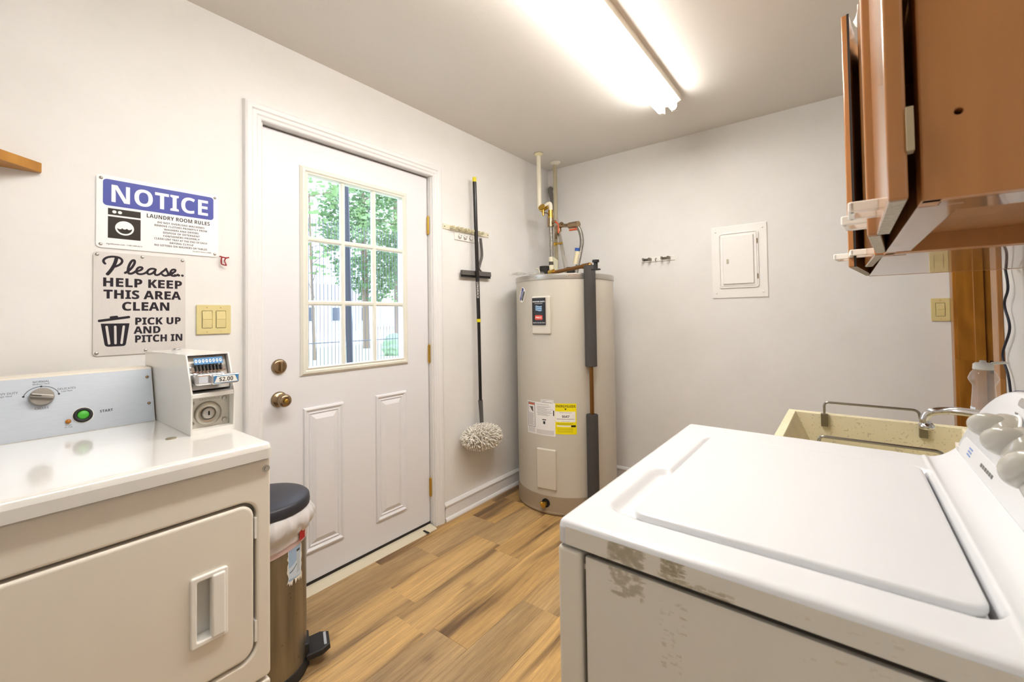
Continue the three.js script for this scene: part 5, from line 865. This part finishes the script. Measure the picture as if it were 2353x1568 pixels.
// ---------------------------------------------------------------- outdoors, seen through the door window
{
  const ground = mesh('lawn', box(-70, -0.3, -0.8, -0.42, -70, 40), std('#aeb594', 0.95)); ground.userData = { kind: 'structure', label: 'pale lawn outside the back door' };
  mesh('doorstep', box(-1.5, -0.15, -0.42, -0.02, 0.9, 2.7), std('#c9c5bd', 0.9)).userData = { kind: 'structure', label: 'concrete doorstep outside the back door' };
  const at = (u, v, x) => on(u, v, 'x', x);
  const Y = -0.42;
  // dark post close to the door
  const a = at(794, 430, -1.9), b = at(804, 832, -1.9);
  const P = thing('porch_post', 'dark slim porch post outside the door window', 'post', [b.x, Y, b.z]);
  const dirP = a.clone().sub(b).normalize(); part('post', rod(b.clone().addScaledVector(dirP, -1.0 / Math.abs(dirP.y) * (b.y - Y) * 0.999), a.clone().addScaledVector(dirP, 1.0), 0.036, 4), std('#3b3c42', 0.7), P);
  // wire garden fence: every upright a thin rod
  const xF = -7; const zA = at(700, 600, xF).z + 0.6, zB = at(925, 600, xF).z - 0.6;
  const F = thing('wire_fence', 'tall thin wire fence across the yard', 'fence', [xF, Y, (zA + zB) / 2]);
  const fm = std('#5c5d62', 0.6); let i = 0;
  const ups = []; for (let z = zA; z > zB; z -= 0.085, i++) ups.push(rod(V(xF, Y, z), V(xF + 0.02 * Math.sin(i), 3.4, z), 0.0075, 5));
  const wires = part('fence_wires', ups, fm, F); wires.userData.kind = 'stuff';
  for (const y of [0.72, 1.62]) part('rail', rod(V(xF, y, zA), V(xF, y, zB), 0.012, 6), fm, F);
  // white lot and fence behind
  mesh('gravel_lot', lerpRun([V(-22, -0.415, 20), V(-22, -0.415, -40), V(-40, -0.1, -60), V(-40, -0.1, 20)], [V(-22, -0.5, 20), V(-22, -0.5, -40), V(-40, -0.5, -60), V(-40, -0.5, 20)]), std('#f2f2f0', 0.9)).userData = { kind: 'structure', label: 'bright pale driveway beyond the lawn' };
  // house
  const hx = -44, h0 = at(700, 640, hx).z + 6, h1 = at(862, 640, hx).z;
  const Hs = thing('neighbour_house', 'pale single-storey house beyond the yard', 'house', [hx, -0.1, (h0 + h1) / 2]);
  part('wall', box(hx - 6, hx, -0.3, 3.6, h1, h0), std('#efeff2', 0.85), Hs);
  part('roof', lerpRun([V(hx + 0.6, 3.5, h0 + 0.6), V(hx - 6.6, 3.5, h0 + 0.6), V(hx - 3, 5.4, h0 + 0.6)], [V(hx + 0.6, 3.5, h1 - 0.6), V(hx - 6.6, 3.5, h1 - 0.6), V(hx - 3, 5.4, h1 - 0.6)]), std('#a3a09c', 0.8), Hs);
  for (const u of [712, 772, 838]) { const q = at(u, 645, hx); const w = part('window', box(hx + 0.01, hx + 0.06, 0.9, 2.6, q.z - 0.6, q.z + 0.6), std('#d8d8d6', 0.5), Hs); part('pane', box(hx + 0.06, hx + 0.07, 1.0, 2.5, q.z - 0.5, q.z + 0.5), std('#4c5158', 0.15), w); }
  // trees
  const leafMats = ['#7f9c62', '#6d8c58', '#8fa96c'].map((c) => new THREE.MeshPhysicalMaterial({ color: c, roughness: 0.9, transmission: 0.35, thickness: 0, side: THREE.DoubleSide }));
  function tree(label, u, vTop, vBase, x, spread, crown, mi, trunkR, n) {
    const p = at(u, vBase, x), top = at(u, vTop, x).y, base = V(x, Y, p.z);
    const T = thing('tree', label, 'tree', [x, Y, p.z]);
    const bark = std('#85735f', 0.9), tr = [rod(base, V(x, top * 0.75, p.z + 0.2), trunkR, 10, trunkR * 0.45)];
    for (let k = 0; k < 7; k++) { const s = V(x, top * (0.25 + 0.08 * k), p.z + 0.05 * k), e = s.clone().add(V((rnd() - 0.5) * spread, spread * 0.55 * rnd() + 0.3, (rnd() - 0.5) * spread * 1.7)); tr.push(rod(s, e, trunkR * 0.3, 6, trunkR * 0.08)); }
    part('trunk', tr, bark, T);
    const leaf = []; const gate = 0.48, g0 = new THREE.PlaneGeometry(1, 1);
    for (let k = 0; k < n; k++) {
      let d; do d = V(rnd() * 2 - 1, rnd() * 2 - 1, rnd() * 2 - 1); while (d.length() > 1);
      const pos = V(x + d.x * spread * 0.8, (crown + top) / 2 + d.y * (top - crown) / 2, p.z + d.z * spread); if (fbm(pos.z * 0.9 + 50, pos.y * 0.9 + 50, 7 + mi, 3) < gate) continue;
      const s = 0.06 + 0.1 * rnd(); leaf.push(g0.clone().scale(s * 1.5, s, s).rotateX(rnd() * 6.28).rotateY(rnd() * 6.28).translate(pos.x, pos.y, pos.z));
    }
    part('foliage', leaf, leafMats[mi], T).userData.kind = 'stuff';
  }
  tree('tall dark-trunked tree right of the porch post', 842, 300, 690, -19, 2.6, 1.9, 1, 0.2, 12000);
  tree('thin bare-branched tree left of the porch post', 722, 330, 640, -15, 2.6, 3.0, 0, 0.07, 1900);
  tree('leafy green tree behind right edge of the wire fence', 915, 330, 690, -24, 2.8, 2.2, 2, 0.3, 9000);
  const R = at(905, 760, -14); const bush = new THREE.IcosahedronGeometry(1, 4), bq = bush.attributes.position; for (let k = 0; k < bq.count; k++) { const r = 0.7 + 0.6 * fbm(bq.getX(k) * 4 + 9, bq.getY(k) * 4 + bq.getZ(k) * 3 + 9, 3, 3); bq.setXYZ(k, bq.getX(k) * r * 0.5, bq.getY(k) * r * 0.55 + 0.4, bq.getZ(k) * r * 0.5); } bush.computeVertexNormals();
  const bs = mesh('garden_bush', bush, std('#8da682', 0.9)); bs.position.set(-14, Y, R.z); bs.userData = { label: 'low green bush on the lawn beyond the fence', category: 'bush' };
}

renderer.render(scene, camera);
